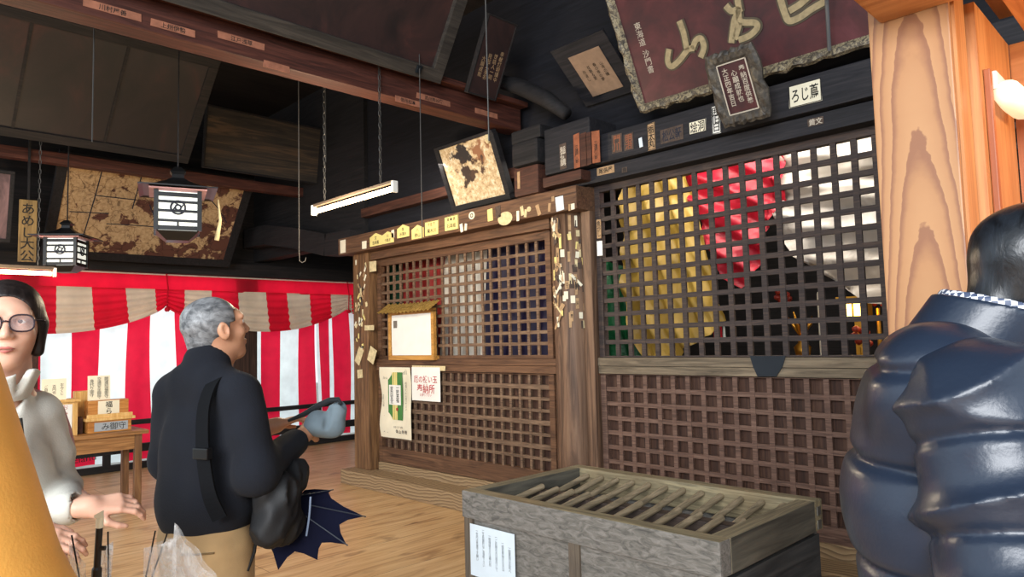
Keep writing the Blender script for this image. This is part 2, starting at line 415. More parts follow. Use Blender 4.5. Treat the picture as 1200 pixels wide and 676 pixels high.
m_paperw = plain('white_paper', '#e8e8e2', .8, var=.04)
m_paperc = plain('cream_paper', '#e6dfc6', .8, var=.06)
m_paperb = plain('cool_white_paper', '#d6e2ea', .8, var=.04)
m_papert = plain('tan_paper', '#a98a66', .85, var=.2, vscale=30)
m_papero = plain('orange_brown_paper', '#8c5236', .85, var=.25, vscale=20)
m_paperd = plain('soot_dark_paper', '#4d4038', .9, var=.3, vscale=25)
m_rust = plain('rust_paper', '#96614a', .85, var=.25, vscale=20)
m_yel = plain('pale_yellow_paper', '#e0cf83', .8, var=.1)
m_ink = plain('black_ink', '#15130f', .8)
m_inkb = plain('blue_black_ink', '#161c2c', .8)
m_inkr = plain('red_ink', '#b03a3a', .8)
m_inkg = plain('grey_ink', '#4b5258', .8)
m_inkt = plain('pale_ink', '#b9b0a0', .8)
m_gold = plain('dull_gold_paint', '#978867', .55, var=.2, vscale=40)
m_goldm = plain('gilded_metal', '#d99b3a', .3, .9)
m_white = plain('white_enamel', '#e9e6dd', .5)
SLIPMATS = [m_paper, m_paperc, m_papert, m_paper, m_paperc, m_paperd, m_yel]

# floor -------------------------------------------------------------
def floor_mat():
    nt = NT('tan_floor_boards'); b = nt.b
    v = coords(nt, (1, 1, 1), rot=(0, 0, math.pi / 2))
    br = nt.n('ShaderNodeTexBrick'); br.inputs['Scale'].default_value = 1.0
    br.inputs['Color1'].default_value = (1, 1, 1, 1); br.inputs['Color2'].default_value = (.94, .92, .90, 1); br.inputs['Mortar'].default_value = (.35, .3, .25, 1)
    br.inputs['Brick Width'].default_value = 4.2; br.inputs['Row Height'].default_value = .6; br.inputs['Mortar Size'].default_value = .003
    nt.l(v, br.inputs['Vector'])
    g = coords(nt, (16, 1.3, 1)); nz = nt.n('ShaderNodeTexNoise', Scale=1.0, Detail=7.0, Distortion=1.2); nt.l(g, nz.inputs['Vector'])
    r = ramp(nt, nz.outputs['Fac'], [(.28, '#a07a52'), (.5, '#c8a476'), (.72, '#d9bb90')])
    g2 = coords(nt, (5, 1.6, 1)); n2 = nt.n('ShaderNodeTexNoise', Scale=1.6, Detail=4.0); nt.l(g2, n2.inputs['Vector'])
    r2 = ramp(nt, n2.outputs['Fac'], [(.30, '#75543a'), (.40, '#ffffff')])
    m1 = nt.n('ShaderNodeMixRGB', blend_type='MULTIPLY'); m1.inputs[0].default_value = 1; nt.l(r.outputs[0], m1.inputs[1]); nt.l(br.outputs['Color'], m1.inputs[2])
    m2 = nt.n('ShaderNodeMixRGB', blend_type='MULTIPLY'); m2.inputs[0].default_value = .55; nt.l(m1.outputs[0], m2.inputs[1]); nt.l(r2.outputs[0], m2.inputs[2])
    nt.l(m2.outputs[0], b.inputs['Base Color']); b.inputs['Roughness'].default_value = .42
    bp = nt.n('ShaderNodeBump', Strength=.15, Distance=.004); nt.l(nz.outputs['Fac'], bp.inputs['Height']); nt.l(bp.outputs[0], b.inputs['Normal'])
    return nt.m
def struct(name, bm, m, **k): return tag(obj(name, bm, m, **k), kind='structure')
def sbox(name, lo, hi, m, bev=0, kind='structure'):
    bm = B(); box(bm, lo, hi, bev=bev); return tag(obj(name, bm, m), kind=kind)
sbox('floor', (-10.0, -3.2, -.12), (3.2, 7.6, 0), floor_mat())
sbox('ground', (-40, -40, -.92), (40, 40, -.8), plain('courtyard_gravel', '#9a948a', .9, var=.2, vscale=3))
sbox('ceiling', (-10.4, -1.2, 4.75), (3.2, 7.7, 4.85), m_darky)
sbox('wall_left', (-9.95, -1.2, 2.66), (-9.80, 7.7, 4.75), m_darky)
sbox('wall_corridor_end', (-9.95, 7.6, 0), (-6.98, 7.7, 4.75), m_dark)
sbox('wall_corner', (-9.8, 4.45, 2.72), (-6.9, 4.62, 4.75), m_dark)
bm = B(); box(bm, (-6.9, 4.5, 2.46), (-3.6, 4.62, 4.75)); box(bm, (-3.6, 4.5, 2.80), (3.2, 4.62, 4.75)); struct('wall_facade', bm, m_wallk)
sbox('wall_hall_back', (-6.98, 7.4, 0), (3.2, 7.55, 3.4), m_dark)
sbox('wall_hall_side', (-6.98, 4.62, 0), (-6.88, 7.4, 3.4), m_dark)
sbox('wall_hall_end', (3.0, 4.62, 0), (3.1, 7.4, 3.4), m_dark)
sbox('ceiling_hall', (-6.98, 4.63, 3.3), (3.0, 7.4, 3.4), m_dark)

# step and sills ----------------------------------------------------
sbox('trim_1', (-6.9, 4.11, 0), (3.0, 4.36, .15), m_step, .012)
sbox('trim_2', (-6.54, 4.36, 0), (3.0, 4.50, .235), m_step, .008)

def lattice(name, label, x0, x1, z0, z1, nc, nr, y, mf, ml, fw=.05, bw=.027, bd=.02, back=None, ftop=.05, fbot=.05, wide=()):
    """lattice screen: frame with crossed bars, optionally a board behind"""
    t = thing(name, label, 'lattice screen', ((x0 + x1) / 2, y, z0))
    bm = B()
    box(bm, (x0 - fw, y - .03, z0 - fbot), (x0, y + .03, z1 + ftop), bev=.004); box(bm, (x1, y - .03, z0 - fbot), (x1 + fw, y + .03, z1 + ftop), bev=.004)
    box(bm, (x0, y - .028, z1), (x1, y + .03, z1 + ftop), bev=.004); box(bm, (x0, y - .028, z0 - fbot), (x1, y + .03, z0), bev=.004)
    obj('frame', bm, mf, t)
    bm = B(); px, pz = (x1 - x0) / nc, (z1 - z0) / nr
    for i in range(1, nc): x = x0 + i * px; box(bm, (x - bw / 2, y - bd, z0), (x + bw / 2, y, z1))
    for j in range(1, nr):
        z = z0 + j * pz; w = bw * (1.5 if j in wide else .95); dd = .006 if j in wide else 0
        box(bm, (x0, y - bd - dd + .002, z - w / 2), (x1, y + .01, z + w / 2))
    obj('crossed_bars', bm, ml, t)
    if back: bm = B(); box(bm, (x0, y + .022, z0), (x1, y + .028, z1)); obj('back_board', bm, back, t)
    return t
YL = 4.40
lattice('lattice_screen', 'upper brown lattice window beside the sticker-covered pillar, pale, red and purple cloth behind', -6.48, -4.02, 1.37, 2.345, 21, 10, YL, m_fac, m_lat, fw=.06, bw=.030, bd=.016, ftop=.075, fbot=.03)
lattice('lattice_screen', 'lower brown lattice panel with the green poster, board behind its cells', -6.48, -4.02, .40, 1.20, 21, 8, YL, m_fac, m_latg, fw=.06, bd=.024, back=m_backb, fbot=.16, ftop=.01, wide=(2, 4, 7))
lattice('lattice_screen', 'large dark lattice window with yellow, red and white cloth behind it', -3.42, 1.5, 1.36, 2.65, 41, 12, YL, m_latd, m_latd, fw=.05, bw=.036, ftop=.15, fbot=.01)
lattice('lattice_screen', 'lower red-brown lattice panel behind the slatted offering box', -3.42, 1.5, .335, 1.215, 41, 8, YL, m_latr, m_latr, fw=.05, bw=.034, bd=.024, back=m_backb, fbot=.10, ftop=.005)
# middle rails
def rail(name, label, x0, x1, za, zb, zc, m):
    t = thing(name, label, 'rail', ((x0 + x1) / 2, YL, za))
    bm = B(); box(bm, (x0, YL - .05, za), (x1, YL + .03, zb - .003), bev=.004); obj('lower_strip', bm, m, t)
    bm = B(); box(bm, (x0, YL - .056, zb), (x1, YL + .03, zc), bev=.004); obj('upper_strip', bm, m, t)
    return t
rail('middle_rail', 'brown middle rail between the two lattice screens above the green poster', -6.54, -3.90, 1.215, 1.28, 1.338, m_fac)
rr = rail('middle_rail', 'weathered grey middle rail with a dark iron plate under the large lattice window', -3.47, 1.55, 1.225, 1.285, 1.348, m_grey)
pts = [aty(*p, YL - .058) for p in [(879, 417), (921, 417), (917, 430), (910, 441), (888, 441), (883, 430)]]
bm = B(); M = frame_of((0, YL - .057, 0), (1, 0, 0), (0, 0, 1)); prism(bm, [(p.x, p.z) for p in pts], M, .006); obj('iron_plate', bm, m_iron, rr)['label'] = 'dark blue-black iron plate'

# posts -------------------------------------------------------------
corner = thing('corner_post', 'square brown post at the end of the facade, small paper slips on its upper half', 'post', (-6.71, 4.38, .15))
bm = B(); box(bm, (-6.86, 4.265, .15), (-6.56, 4.5, 2.505), bev=.012); obj('shaft', bm, m_post, corner)
pillar = thing('round_pillar', 'thick round pillar crusted with pasted paper slips between the two lattice bays', 'pillar', (-3.73, 4.385, .15))
bm = B(); lathe(bm, [(.166, .0), (.17, .4), (.163, 1.2), (.166, 1.9), (.164, 2.355)], (-3.73, 4.385, .15), 40)
for v in bm.verts:
    a = math.atan2(v.co.y - 4.385, v.co.x + 3.73); k = 1 + .018 * math.sin(a * 7 + v.co.z * 2) + .012 * math.sin(a * 13)
    v.co.x = -3.73 + (v.co.x + 3.73) * k; v.co.y = 4.385 + (v.co.y - 4.385) * k
obj('shaft', bm, m_pill, pillar, smooth=True)
t = thing('jamb_post', 'narrow cracked jamb post close against the round pillar', 'post', (-3.51, 4.37, .15))
bm = B(); box(bm, (-3.565, 4.31, .15), (-3.475, 4.44, 2.70), bev=.01); obj('shaft', bm, m_pill, t); jamb = t

# slips -------------------------------------------------------------
def slip(parent, M, w, h, mat, text=None, ink=None, size=None, vertical=False, house=False, round_=False, name='paper_slip', sx=1.0, rows=None, thick=.012, border=False, lab=None):
    bm = B(); t = .003
    if round_: prism(bm, [(w/2*math.cos(a*math.pi/8), h/2*math.sin(a*math.pi/8)) for a in range(16)], M, t)
    elif house: prism(bm, [(-w/2, -h/2), (w/2, -h/2), (w/2, h*.22), (0, h/2), (-w/2, h*.22)], M, t)
    else:
        j = lambda: R_.uniform(-.04, .04)
        prism(bm, [(-w/2*(1+j()), -h/2*(1+j())), (w/2*(1+j()), -h/2*(1+j())), (w/2*(1+j()), h/2*(1+j())), (-w/2*(1+j()), h/2*(1+j()))], M, t)
    o = obj(name, bm, mat, parent)
    if lab: o['label'] = lab
    parts = []
    if text: parts.append(text_bm(text, size or h * .8, shift(M, 0, 0, t + .0008), vertical=vertical, thick=thick, sx=sx, lh=.82, fit=(w * .84, h * .86)))
    for (s, sz, u, v, ver) in (rows or []): parts.append(text_bm(s, sz, shift(M, u, v, t + .0008), vertical=ver, thick=thick, sx=sx, lh=.82, fit=(w * .88, h * .8)))
    if parts: obj('lettering', merge(parts), ink or m_ink, o)
    if border:
        bm = B(); e = .004
        for a, b2 in (((-w/2, -h/2), (w/2, -h/2+e)), ((-w/2, h/2-e), (w/2, h/2)), ((-w/2, -h/2), (-w/2+e, h/2)), ((w/2-e, -h/2), (w/2, h/2))): box(bm, (a[0], a[1], t), (b2[0], b2[1], t + .001), M)
        obj('border', bm, ink or m_ink, o)
    return o
def face_y(px, py, y, rot=0):
    p = aty(px, py, y); return frame_of(p, (1, 0, 0), (0, 0, 1)) @ Matrix.Rotation(rot, 4, 'Z')
def wpx(px, py, y, w): return abs(aty(px + w / 2, py, y).x - aty(px - w / 2, py, y).x)
def hpx(px, py, y, h): return abs(aty(px, py + h / 2, y).z - aty(px, py - h / 2, y).z)
def pslip(parent, px, py, y, w, h, mat, rot=0, **k):
    return slip(parent, face_y(px, py, y - .001, rot), wpx(px, py, y, w), hpx(px, py, y, h), mat, **k)
# corner post slips
for i in range(44):
    u = R_.uniform(-.12, .12); z = 1.36 + 1.06 * R_.random() ** .8
    if abs(u) < .07 and z > 2.3: z -= .3
    w, h = R_.choice([(.02, .055), (.025, .07), (.016, .05), (.035, .05), (.03, .09)])
    slip(corner, frame_of((-6.71 + u, 4.264, z), (1, 0, 0), (0, 0, 1)) @ Matrix.Rotation(R_.choice([0, 0, .3, -.5, .6, -.7]), 4, 'Z'), w, h, R_.choice(SLIPMATS))
for px, py, w, h, r in ((436, 416, 8, 18, -.45), (421, 417, 6, 20, -.55), (422, 438, 6, 10, .1), (433, 384, 11, 6, 0), (437, 312, 8, 12, 0)):
    pslip(corner, px, py, 4.263, w, h, m_paper, rot=r)
# pillar slips
for i in range(94):
    a = math.atan2(-4.385, 3.73) + R_.uniform(-1.2, 1.0); z = 2.46 - .85 * R_.random() ** 1.15
    w, h = R_.choice([(.022, .085), (.02, .06), (.03, .05), (.016, .10), (.026, .045), (.022, .12), (.036, .06)])
    n = V((math.cos(a), math.sin(a), 0)); p = V((-3.73, 4.385, z)) + n * .169
    M = frame_of(p, V((-n.y, n.x, 0)), (0, 0, 1)) @ Matrix.Rotation(R_.choice([0, 0, 0, 0, 0, .08, -.1, .12, -.6, .75]), 4, 'Z')
    if i % 6 == 0: slip(pillar, M, w * 1.3, h * 1.4, R_.choice([m_paperd, m_papert]), text=R_.choice(['大工', '講中', '奉納', '松本', '江戸']), size=w * .95, vertical=True)
    else: slip(pillar, M, w, h, R_.choice(SLIPMATS + [m_papert, m_paperd]))
pslip(jamb, 702, 268, 4.30, 5, 22, m_papert, text='魚がし', size=.05, vertical=True)
pslip(jamb, 703, 291, 4.30, 6, 17, m_paperw)

# ledge beam with stickers over the left bay ---------------------------
YB = 4.15
ledge = thing('ledge_beam', 'brown ledge beam over the smaller lattice bay with house-shaped paper stickers', 'beam', (-5.2, 4.27, 2.505))
bm = B(); box(bm, (-6.98, YB, 2.505), (-3.47, 4.42, 2.69), bev=.014); obj('beam_body', bm, m_fac, ledge)
bm = B(); box(bm, (-6.56, 4.30, 2.42), (-3.9, 4.46, 2.505), bev=.006); obj('under_strip', bm, m_fac, ledge)
def hs(px, py, w, h, rows, mat=m_yel, house=True):
    W_, H_ = wpx(px, py, YB, w), hpx(px, py, YB, h)
    pslip(ledge, px, py, YB, w, h, mat, house=house, rows=[(s, H_ * k, W_ * u, H_ * v, False) for s, k, u, v in rows], border=not house)
hs(440.5, 280.5, 14, 15, [('文', .3, 0, .12), ('吉兵衛', .3, 0, -.24)])
hs(454.5, 278, 14, 14, [('川', .3, 0, .12), ('う勘次', .3, 0, -.24)])
hs(472.5, 270.5, 14, 15, [('冬', .32, 0, .12), ('谷清水', .3, 0, -.24)])
hs(489.5, 271.5, 14, 16, [('八', .3, 0, .12), ('仲山', .36, 0, -.24)])
hs(506, 267.5, 16, 17, [('千住 下', .26, 0, .28), ('栗木川', .34, 0, -.16)], house=False)
hs(529, 261.5, 16, 17, [('東 ● 東', .26, 0, .28), ('石森組', .32, 0, -.16)], house=False)
for px, py, w, h, mt, r in ((460.5, 274, 3, 9, m_paperc, .1), (427, 287, 5, 9, m_paperc, 0), (402, 289, 6, 15, m_paperc, 0), (541, 267, 3, 10, m_paperc, .2), (546, 266, 2.5, 8, m_paperc, -.1),
        (574.5, 252, 6, 14, m_yel, .05), (584, 248, 6, 14, m_paperd, .1), (607, 253, 3, 12, m_paperc, 0), (612, 247, 3.5, 11, m_paper, .15), (616, 250, 3, 9, m_paper, -.2), (631, 246, 4, 13, m_papert, .3),
        (644, 243, 3, 10, m_papert, -.15), (648, 233, 3, 6, m_papert, 0), (656, 238.5, 9, 17, m_paperb, .06), (668, 243, 3, 8, m_papert, 0), (671, 242, 5, 7, m_paperc, 0)):
    pslip(ledge, px, py, YB, w, h, mt, rot=r)
pslip(ledge, 553, 252.5, YB, 7, 9, m_paperc, round_=True, text='◎', size=.05)
pslip(ledge, 592, 256, YB, 17, 16, m_paper, round_=True); pslip(ledge, 620, 245, YB, 5, 6, m_paper, round_=True)

# lintel and sticker beam over the right bay ------------------------------
bm = B(); box(bm, (-3.78, 4.25, 2.70), (3.0, 4.46, 2.815), bev=.008)
lint = tag(obj('lower_lintel', bm, m_blue), 'dark lower lintel running along the top of the large lattice window', 'beam')
stick = thing('sticker_beam', 'dark upper beam with framed black-lettered stickers under the big signboard', 'beam', (-.5, 4.32, 2.82))
bm = B(); box(bm, (-3.32, 4.20, 2.825), (3.0, 4.5, 3.045), bev=.01); obj('beam_body', bm, m_blue, stick)
nose = thing('beam_end', 'blocky dark beam end pasted with four orange-brown slips', 'beam end', (-3.55, 4.3, 2.78))
bm = B(); box(bm, (-3.80, 4.16, 2.825), (-3.325, 4.5, 3.20), bev=.015); obj('block', bm, m_blue, nose)
bm = B(); box(bm, (-3.80, 4.13, 2.72), (-3.40, 4.26, 2.80), bev=.01); obj('lower_tenon', bm, m_redx, nose)
for px, py, w, h, mt in ((676, 177, 7, 40, m_papero), (684, 175, 7, 39, m_redx), (690, 174, 6, 39, m_redx), (698.5, 172, 9, 38, m_papero)):
    pslip(nose, px, py, 4.16, w, h, mt, rows=[('三津屋', .035, 0, .0, True), ('八郎', .03, 0, -.07, True)] if mt is m_papero else None)
pslip(nose, 660, 183, 4.16, 8, 30, m_paperd, text='稲荷講', size=.06, vertical=True, ink=m_inkt)
Y2 = 4.20
pslip(stick, 723, 168, Y2, 12, 22, m_paperd, text='門川', size=.08, vertical=True, ink=m_papero); pslip(stick, 737, 166, Y2, 11, 20, m_paperd, text='明治', size=.07, vertical=True, ink=m_papero)
pslip(stick, 751, 167, Y2, 4, 11, m_paperb, rot=.1)
pslip(stick, 763.5, 160, Y2, 9, 31, m_papert, text='栃太丸', size=.2, vertical=True, border=True)
pslip(stick, 787.5, 157.5, Y2, 27, 17, m_paperd, text='松公軒', size=.2, ink=m_inkb, thick=.03)
pslip(stick, 817.5, 148.5, Y2, 20, 15, m_paperc, text='絵洞', size=.2, border=True, thick=.03)
pslip(stick, 839.5, 140, Y2, 10, 33, m_paperw, text='囲旧日', size=.2, vertical=True, border=True, thick=.03)
pslip(stick, 943.5, 109.5, Y2, 38, 26, m_paperc, text='ろじ蔦', size=.2, border=True, thick=.05)
pslip(lint, 956, 142.5, 4.25, 19, 9, m_paperd, text='黄文', size=.2, ink=m_inkt); pslip(lint, 710, 199.5, 4.25, 20, 9, m_papert, text='尾張屋', size=.045); pslip(lint, 732, 199, 4.25, 6, 6, m_paperd, text='角', size=.05)

# upper framing -----------------------------------------------------------
bm = B(); box(bm, (-6.9, 4.40, 2.95), (-3.8, 4.5, 3.05), bev=.01)
tag(obj('wall_rail', bm, m_redx), 'dark red-brown rail on the wall behind the peeling square votive picture', 'beam')
t = thing('bracket_arm', 'carved dark bracket with stepped blocks above the round pillar', 'bracket', (-4.05, 4.3, 2.72))
bm = B(); box(bm, (-4.12, 4.12, 2.692), (-3.84, 4.48, 2.93), bev=.02); obj('lower_block', bm, m_redx, t)
bm = B(); box(bm, (-4.12, 4.10, 2.94), (-3.82, 4.48, 3.14), bev=.03); obj('upper_block', bm, m_dark, t)
bm = B(); box(bm, (-4.16, 4.14, 3.15), (-3.82, 4.48, 3.26), bev=.02); obj('cap_block', bm, m_dark, t)
pslip(t, 608, 211, 4.12, 3, 20, m_papert)
bm = B(); tube(bm, [aty(*p, 4.2) for p in [(553, 92), (580, 94), (610, 102), (640, 116), (664, 134)]], [.05, .06, .07, .07, .05], 10)
tag(obj('curved_beam', bm, m_dark, smooth=True), 'arched dark beam sweeping down to the blocky beam end', 'beam')
cb = thing('ceiling_beam', 'red-brown ceiling beam running towards the facade with torn paper slips on it', 'beam', (-4.39, 1.6, 3.36))
bm = B(); box(bm, (-4.48, -1.2, 3.362), (-4.31, 4.42, 3.56), bev=.012); box(bm, (-4.50, -1.2, 3.56), (-4.22, 4.42, 3.60)); obj('beam_body', bm, m_red, cb)
def xslip(parent, px, py, x, lu, lv, mat, text=None):
    p = atx(px, py, x + .0015); M = frame_of(p, (0, 1, 0), (0, 0, 1)); slip(parent, M, lu, lv, mat, text=text, size=lv * .8)
for px, py, l, tx in ((132, 12, .30, '川村屋善'), (203, 33, .26, '上州伊勢'), (283, 48, .30, '江戸浅草'), (324, 78, .18, None), (478, 119, .24, '信州松本'), (508, 117, .34, '武州熊谷宿'), (570, 133, .25, None)):
    xslip(cb, px, py, -4.31, l, .045, m_rust, tx)
bm = B(); box(bm, (-8.46, -1.2, 3.44), (-8.34, 4.5, 3.555), bev=.01)
tag(obj('tie_beam', bm, m_red), 'thin dark red beam above the big faded votive painting', 'beam')
bm = B(); box(bm, (-9.86, -1.2, 2.485), (-9.60, 7.58, 2.66), bev=.01)
tag(obj('eave_beam', bm, m_darky), 'dark eave beam just above the top edge of the red and white bunting', 'beam')
bm = B()
for a, b_ in zip([(-9.6, 3.02), (-9.0, 3.0), (-8.2, 2.86), (-7.4, 2.68)], [(-9.0, 3.0), (-8.2, 2.86), (-7.4, 2.68), (-6.86, 2.66)]): bar(bm, (a[0], 4.32, a[1]), (b_[0], 4.32, b_[1]), .2, .26)
tag(obj('connecting_beam', bm, m_dark), 'dark bowed tie beam from the square corner post to the outer eave', 'beam')
bm = B(); box(bm, (-9.96, 4.16, 0), (-9.79, 4.50, 2.485), bev=.012)
tag(obj('outer_post', bm, wood('outer_post_wood', ['#1f1512', '#3c2a22', '#533c30'], 'z', rough=.6)), 'dark brown square post standing before the striped curtain behind the grey-haired man', 'post')
bm = B(); box(bm, (-9.96, 1.54, 0), (-9.79, 1.85, 2.485), bev=.012)
tag(obj('outer_post', bm, m_redx), 'dark post standing at the curtain edge behind the woman with glasses', 'post')
for y0, y1, lab in ((1.86, 4.15, 'low dark railing stretch behind the small wooden table'), (4.51, 7.58, 'low dark railing stretch between the dark outer post and the corner post')):
    t = thing('railing', lab, 'railing', (-9.88, (y0 + y1) / 2, 0))
    for z, h in ((.585, .06), (.26, .10), (.04, .08)):
        bm = B(); box(bm, (-9.92, y0, z - h / 2), (-9.84, y1, z + h / 2), bev=.008); obj('rail', bm, m_darky, t)
    k = max(1, int((y1 - y0) / 1.1))
    for i in range(k):
        y = y0 + (i + .65) * (y1 - y0) / k; bm = B(); box(bm, (-9.915, y - .04, 0), (-9.845, y + .04, .62), bev=.006); obj('baluster', bm, m_darkz, t)

# bunting: gathered valance and long striped curtain --------------------------
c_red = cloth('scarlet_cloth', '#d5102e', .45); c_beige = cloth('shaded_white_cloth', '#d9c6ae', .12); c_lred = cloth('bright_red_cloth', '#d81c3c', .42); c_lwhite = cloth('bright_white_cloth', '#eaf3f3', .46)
EDG = [-.3, .1, .5, .88, 1.25, 1.63, 2.0, 2.372, 2.754, 3.107, 3.481, 3.831, 4.212, 4.588, 4.931, 5.29, 5.653, 6.033, 6.45, 6.8, 7.2, 7.6]
def stripe(y): return sum(y >= e for e in EDG) % 2
ys0, ys1 = -.3, 7.6
TIES = [.55, 3.225, 5.922, 8.6]
def hem(y):
    for a, b in zip(TIES, TIES[1:]):
        if a <= y <= b: t = (y - a) / (b - a); return 2.06 - .345 * (math.sin(math.pi * t) ** .75)
    return 2.0
val = thing('bunting_valance', 'gathered red and white festival valance tied up in swags above the striped curtain', 'bunting', (-9.75, 3.6, 1.7))
NU = 316
def fv(u, v):
    y = ys0 + (ys1 - ys0) * u; zb = hem(y); z0 = 2.285
    vv = v ** 1.0; z = z0 + (zb - z0) * vv; fold = math.sin(vv * 34 + math.sin(y * 2.3) * 1.2) * .022 * vv ** .7 + .07 * vv
    return V((-9.74 + fold + .01 * math.sin(y * 7), y + .03 * vv * math.sin(y * 3), z))
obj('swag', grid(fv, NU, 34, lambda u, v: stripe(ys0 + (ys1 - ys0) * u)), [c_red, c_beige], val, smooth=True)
obj('top_band', grid(lambda u, v: V((-9.755 + .012 * math.sin((ys0 + 7.9*u) * 5) * v, ys0 + (ys1 - ys0) * u, 2.47 - .20 * v)), 80, 4), c_red, val, smooth=True)
for ty in TIES[:3]:
    bm = B(); tube(bm, [(-9.70, ty, 2.50), (-9.66, ty + .01, 2.3), (-9.66, ty, 2.02)], .009, 6); lathe(bm, [(.02, 0), (.035, .02), (.03, .05), (.01, .06)], (-9.66, ty, 1.99), 8); obj('tie_cord', bm, c_red, val)
bm = B(); tube(bm, [(-9.74, -.3, 2.482), (-9.74, 7.6, 2.482)], .014, 8); tag(obj('curtain_rod', bm, m_white), 'white rod carrying the red top edge of the festival valance', 'rod')
for i, y in enumerate((2.95, 3.55, 4.05, 4.8, 5.35)):
    pass
LE = [-.6, -.25, .05, .36, .67, .98, 1.28, 1.6, 1.9, 2.21, 2.5, 2.82, 3.13, 3.43, 3.72, 4.0, 4.29, 4.61, 4.88, 5.2, 5.49, 5.54, 5.71, 5.79, 6.08, 6.4, 6.7, 7.0, 7.3, 7.6]
LE = [e * 1.02 for e in LE]
def lst(y): return (sum(y >= e for e in LE)) % 2
k0 = lst(2.09)
def cur(y0, y1, nu, amp):
    def f(u, v):
        y = y0 + (y1 - y0) * u; z = 2.3 - 2.22 * v
        return V((-10.1 + amp * math.sin(y * 9 + v) + .02 * math.sin(v * 5 + y * 3) + .012 * math.sin(y * 23 + v * 4), y + .015 * math.sin(v * 4 + y * 5), z))
    return grid(f, nu, 24, lambda u, v: 0 if lst(y0 + (y1 - y0) * u) == k0 else 1)
tag(obj('striped_curtain', cur(-.6, 5.595, 244, .018), [c_lwhite, c_lred], smooth=True), 'long red and white vertically striped festival curtain lit from outside behind the railing', 'curtain')
tag(obj('striped_curtain', cur(5.61, 7.55, 140, .05), [c_lwhite, c_lred], smooth=True), 'crumpled red end curtain beside the square corner post', 'curtain')

# cloth of five colours inside -------------------------------------------------
def drape(parent, name, col, poly, y, dirv=(1, 0), amp=.05, freq=26, rough=.45):
    """cloth cut to an (x,z) outline with gathered folds running across dirv"""
    bm = B(); n = len(poly); cx = sum(p[0] for p in poly) / n; cz = sum(p[1] for p in poly) / n
    vs = [bm.verts.new((p[0], 0, p[1])) for p in poly]; bm.faces.new(vs)
    bmesh.ops.triangulate(bm, faces=bm.faces[:])
    for _ in range(5): bmesh.ops.subdivide_edges(bm, edges=[e for e in bm.edges if e.calc_length() > .05], cuts=1, use_grid_fill=True)
    bmesh.ops.triangulate(bm, faces=bm.faces[:])
    for v in bm.verts:
        x, z = v.co.x, v.co.z; s = x * dirv[0] + z * dirv[1]; q = -x * dirv[1] + z * dirv[0]
        v.co.y = y + amp * math.sin(s * freq + 1.3 * math.sin(q * 3)) + amp * .5 * math.sin(s * freq * 2.3 + q * 7) + amp * .35 * math.sin(q * 17 + s * 9)
    return obj(name, bm, cloth(name + '_cloth', col, .15, rough), parent, smooth=True)
fc = thing('five_colour_cloth', 'gathered yellow, red, white and green temple cloth hanging behind the large lattice window', 'curtain', (-2.9, 5.4, 1.3))
def ip(l, y=5.4): return [(aty(px, py, y).x, aty(px, py, y).z) for px, py in l]
drape(fc, 'yellow_panel', '#a8893a', ip([(735, 190), (800, 188), (806, 230), (830, 290), (838, 330), (852, 370), (838, 392), (805, 408), (795, 425), (762, 425), (745, 400), (732, 340), (728, 260)]), 5.36, (.95, .3), .04, 24)
drape(fc, 'red_panel', '#a91129', ip([(795, 185), (915, 165), (918, 235), (898, 262), (884, 320), (866, 338), (842, 325), (832, 285), (808, 235)]), 5.42, (.6, .8), .04, 26)
drape(fc, 'white_panel', '#b9b1a8', ip([(908, 165), (1100, 130), (1100, 360), (1012, 355), (1000, 346), (955, 312), (928, 300), (905, 270), (910, 220)]), 5.46, (.25, .97), .04, 24)
drape(fc, 'green_panel', '#0f5a33', ip([(690, 300), (738, 315), (744, 350), (752, 425), (690, 425)]), 5.44, (1, .1), .03, 30)
fl = thing('five_colour_cloth', 'straight-hanging green, red, white and purple cloth behind the smaller upper lattice window', 'curtain', (-5.3, 4.75, .9))
for nm, col, a, b_ in (('green_panel', '#0f4a30', 440, 474), ('red_panel', '#a52a26', 474, 526), ('white_panel', '#f2ecdf', 526, 578), ('purple_panel', '#1a1238', 578, 690)):
    x0, x1 = aty(a, 330, 4.75).x, aty(b_, 330, 4.75).x
    obj(nm, grid(lambda u, v: V((x0 + (x1 - x0) * u - .22 * v * (a > 500), 4.75 + .02 * math.sin((x0 + (x1 - x0) * u) * 30 + v) , 2.9 - 2.0 * v)), 60, 6), cloth(nm + '_straight_cloth', col, .1, .6), fl, smooth=True)
# ================================================================== offering box
BX0, BX1, BY0, BY1, BZ = -2.605, -1.26, 2.20, 3.055, .80
ob = thing('offering_box', 'big weathered grey wooden offering box with round slats across its open top', 'offering box', ((BX0+BX1)/2, (BY0+BY1)/2, 0))
rw, rh = .075, .125
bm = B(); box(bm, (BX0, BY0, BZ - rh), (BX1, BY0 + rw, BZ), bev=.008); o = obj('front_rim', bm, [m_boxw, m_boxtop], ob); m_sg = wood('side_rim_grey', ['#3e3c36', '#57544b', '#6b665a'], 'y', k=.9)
for p in o.data.polygons:
    if p.normal.z > .5: p.material_index = 1
bm = B(); box(bm, (BX0, BY1 - rw, BZ - rh), (BX1, BY1, BZ), bev=.008); o = obj('back_rim', bm, m_boxtop, ob)
for x0, x1 in ((BX0, BX0 + rw), (BX1 - rw, BX1)):
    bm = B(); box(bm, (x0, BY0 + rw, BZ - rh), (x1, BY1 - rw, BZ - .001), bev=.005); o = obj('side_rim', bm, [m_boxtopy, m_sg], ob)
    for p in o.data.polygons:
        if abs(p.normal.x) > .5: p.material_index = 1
gy = wood('box_side_grey', ['#26282a', '#3c3e3f', '#515150'], 'y', k=.8, rough=.6)
